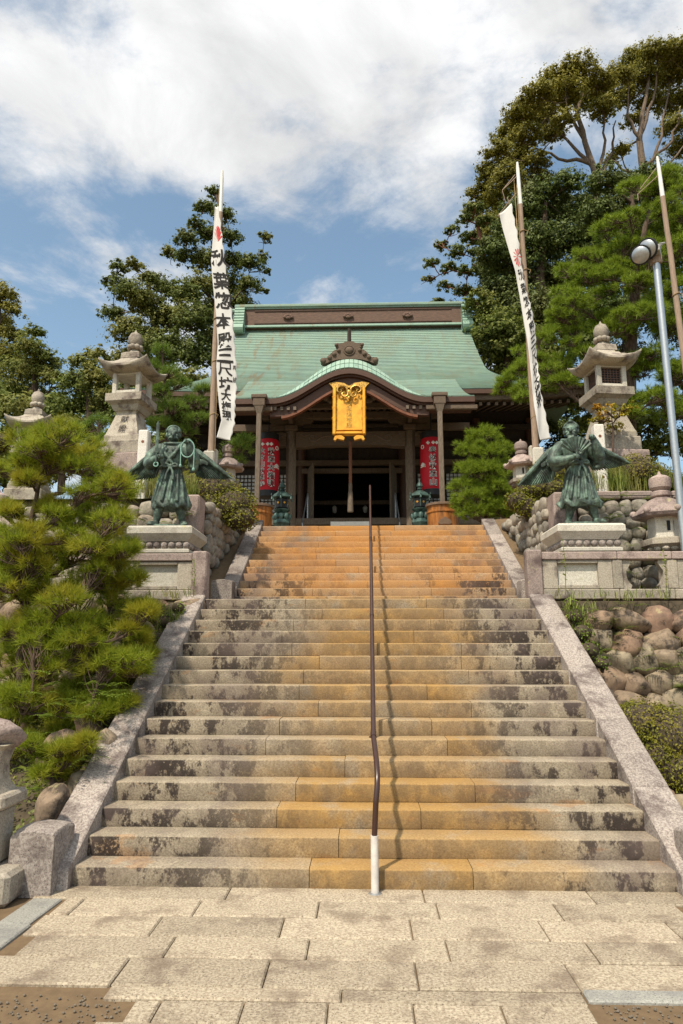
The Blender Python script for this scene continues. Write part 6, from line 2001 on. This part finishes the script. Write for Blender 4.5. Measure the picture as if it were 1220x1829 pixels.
# ---------------- clipped azaleas
bush('azalea_bush', 'big clipped azalea spilling over the left cobbled side wall', [(385, 880, 48, .2), (350, 868, 36, .35), (418, 905, 42, 0), (432, 925, 30, -.1), (375, 905, 34, .0), (322, 860, 26, .5)], 12.2, 'azalea_leaf', .045, 41)
bush('azalea_bush', 'clipped azalea behind the fan-bearing statue', [(975, 850, 34, .1), (1005, 845, 32, .3), (950, 875, 30, -.1), (985, 875, 32, 0), (925, 895, 24, -.2), (940, 905, 26, -.2), (1012, 862, 22, .4)], 12.2, 'azalea_leaf', .045, 42)
bush('azalea_bush', 'round azalea above the right cobble wall', [(1135, 845, 42, 0), (1170, 855, 34, .2), (1105, 858, 28, .1), (1195, 862, 28, .3)], 11.9, 'azalea_leaf', .042, 43)
bush('azalea_bush', 'low clipped azalea beside the lower right edge stones', [(1150, 1296, 52, .1), (1200, 1315, 62, 0), (1215, 1375, 50, -.15), (1135, 1285, 36, .3), (1240, 1330, 56, .1), (1180, 1350, 40, -.1)], 7.1, 'azalea_leaf', .026, 44)
bush('azalea_bush', 'yellow-green azalea at the far left edge above the pine', [(0, 790, 24, 0), (-20, 800, 30, .1)], 12.0, 'azalea_leaf', .045, 45)
bush('wall_shrub', 'leafy shrub creeping down the boulders beside the right edge stones', [(1028, 1100, 18, 0), (1040, 1130, 20, -.1), (1052, 1162, 20, -.2), (1018, 1078, 12, .1), (1075, 1185, 14, -.25)], 8.75, 'fern_leaf', .034, 47, cover=4.0)
bush('wall_shrub', 'leafy shrub on the boulders beside the left edge stones', [(300, 1110, 20, 0), (285, 1145, 22, -.1), (268, 1180, 22, -.2), (318, 1085, 14, .1)], 8.75, 'fern_leaf', .034, 48, cover=4.0)
tree('maple_sapling', 'small yellowing maple in front of the right tall lantern', 12.1, [(1085, 735, 22), (1105, 745, 20), (1070, 752, 18), (1120, 730, 14), (1095, 765, 22), (1068, 730, 10)], [(1095, 815), (1095, 770), (1092, 735)], .055, 'maple_leaf', 46, 'sapling', r0=.025, dens=.35, thick=.2, leaf_per=14, shell=.2)

# ---------------- grasses, weeds and ferns
rng = np.random.default_rng(77)
tuft = empty('silver_grass', at(1110, 880, 11.6)); tag(tuft, 'arching tuft of long grass on the right cobble wall', 'grass')
P = [np.asarray(at(1110 + rng.normal() * 16, 880 + rng.normal() * 4, 11.6 + rng.normal() * .1) - Vector(tuft.location)) for _ in range(16)]
link('grass_blades', np_mesh('grass_blades', blades(P, rng, .75, 9, .014, .8), 4, 'grass_leaf'), tuft)
P = []
for _ in range(190):                                                     # rough grass on the left terrace edge
    x = rng.uniform(175, 350); P.append(np.asarray(at(x, rng.uniform(872, 890), 11.25 + rng.random() * .9)))
for _ in range(120): P.append(np.asarray(at(rng.uniform(1015, 1230), rng.uniform(870, 880), 11.4 + rng.random() * .8)))
g = link('terrace_grass', np_mesh('terrace_grass', blades(P, rng, .42, 8, .012, .7), 4, 'grass_leaf')); tag(g, 'rough yellow-green grass along the edge of the upper terrace', 'grass', kind='stuff')
P = []
for _ in range(22): P.append(np.asarray(at(rng.uniform(990, 1220), rng.uniform(1064, 1074), 9.28)))
for _ in range(14): P.append(np.asarray(at(rng.uniform(180, 345), rng.uniform(1062, 1072), 9.28)))
for _ in range(50): P.append(np.asarray(at(rng.uniform(1010, 1060), rng.uniform(1080, 1180), 8.7)))
for _ in range(40): P.append(np.asarray(at(rng.uniform(255, 320), rng.uniform(1085, 1180), 8.7)))
g = link('wall_weeds', np_mesh('wall_weeds', blades(P, rng, .17, 6, .009, 1.3), 4, 'grass_leaf')); tag(g, 'weeds sprouting along the top of the boulder walls', 'weeds', kind='stuff')
P = []
def wall_pt(px, py): # point on the battered wall face
    d = ray(px, py); o = Vector((0, 0, EYE)); nrm = Vector((0, -2.3, .95)); p0 = Vector((0, 8.35, -.05))
    return o + d * ((p0 - o).dot(nrm) / d.dot(nrm))
for _ in range(26): P.append(np.asarray(wall_pt(rng.uniform(1010, 1065), rng.uniform(1085, 1180)) + Vector((0, -.12, 0))))
for _ in range(22): P.append(np.asarray(wall_pt(rng.uniform(1070, 1220), rng.uniform(1080, 1230)) + Vector((0, -.10, 0))))
for _ in range(36): P.append(np.asarray(wall_pt(rng.uniform(240, 330), rng.uniform(1080, 1210)) + Vector((0, -.15, 0))))
for _ in range(60): P.append(np.asarray(at(rng.uniform(60, 250), rng.uniform(1200, 1440), rng.uniform(6.2, 7.6))))
for _ in range(26): P.append(np.asarray(at(rng.uniform(1060, 1210), rng.uniform(885, 1030), 10.85)))
for _ in range(26): P.append(np.asarray(at(rng.uniform(185, 350), rng.uniform(900, 1000), 10.85)))
g = link('ferns', np_mesh('ferns', fronds(P, rng, .20, 5), 4, 'fern_leaf')); tag(g, 'small ferns growing between the wall stones', 'ferns', kind='stuff')
P = []
for _ in range(900):                                                     # leafy ground cover on the banks
    if rng.random() < .62:
        u, v = rng.random() ** 1.5 * .55, rng.random(); P.append(np.asarray(bank(u, v)))
    else:
        u, v = rng.random() * .5, rng.random(); P.append(np.asarray(bank_r(u, v)))
P = np.repeat(np.array(P), 9, 0) + rng.normal(size=(8100, 3)) * np.array([.08, .08, .05]) + np.array([0, 0, .05])
N = unit(len(P), rng) * .7 + np.array([0, -.3, .8]); N /= np.linalg.norm(N, axis=1, keepdims=True)
g = link('ground_cover', np_mesh('ground_cover', leaf_quads(P, N, .05, rng, .5), 4, 'mid_leaf')); tag(g, 'low leafy ground cover on the banks beside the stairs', 'plants', kind='stuff')
for px, py, h_, lab in ((1010, 1062, .75, 'thin tall weed in front of the right pedestal'), (1190, 1062, .62, 'thin tall weed at the right end of the balustrade'), (345, 1062, .5, 'thin tall weed in front of the left pedestal')):
    p = at(px, py, 9.3)
    w = empty('tall_weed', p); tag(w, lab, 'weed')
    m = MB(); m.tube([(0, 0, 0), (.02, -.02, h_ * .5), (.0, -.03, h_)], [.006, .005, .002], 5); m.build('stalk', 'grass_leaf', w)
    pts = np.array([[.015 * math.sin(k), -.02, h_ * (.25 + .75 * k / 26)] for k in range(26)])
    link('leaves', np_mesh('leaves', leaf_quads(pts + rng.normal(size=(26, 3)) * .012, unit(26, rng), .05, rng, .3), 4, 'grass_leaf'), w)
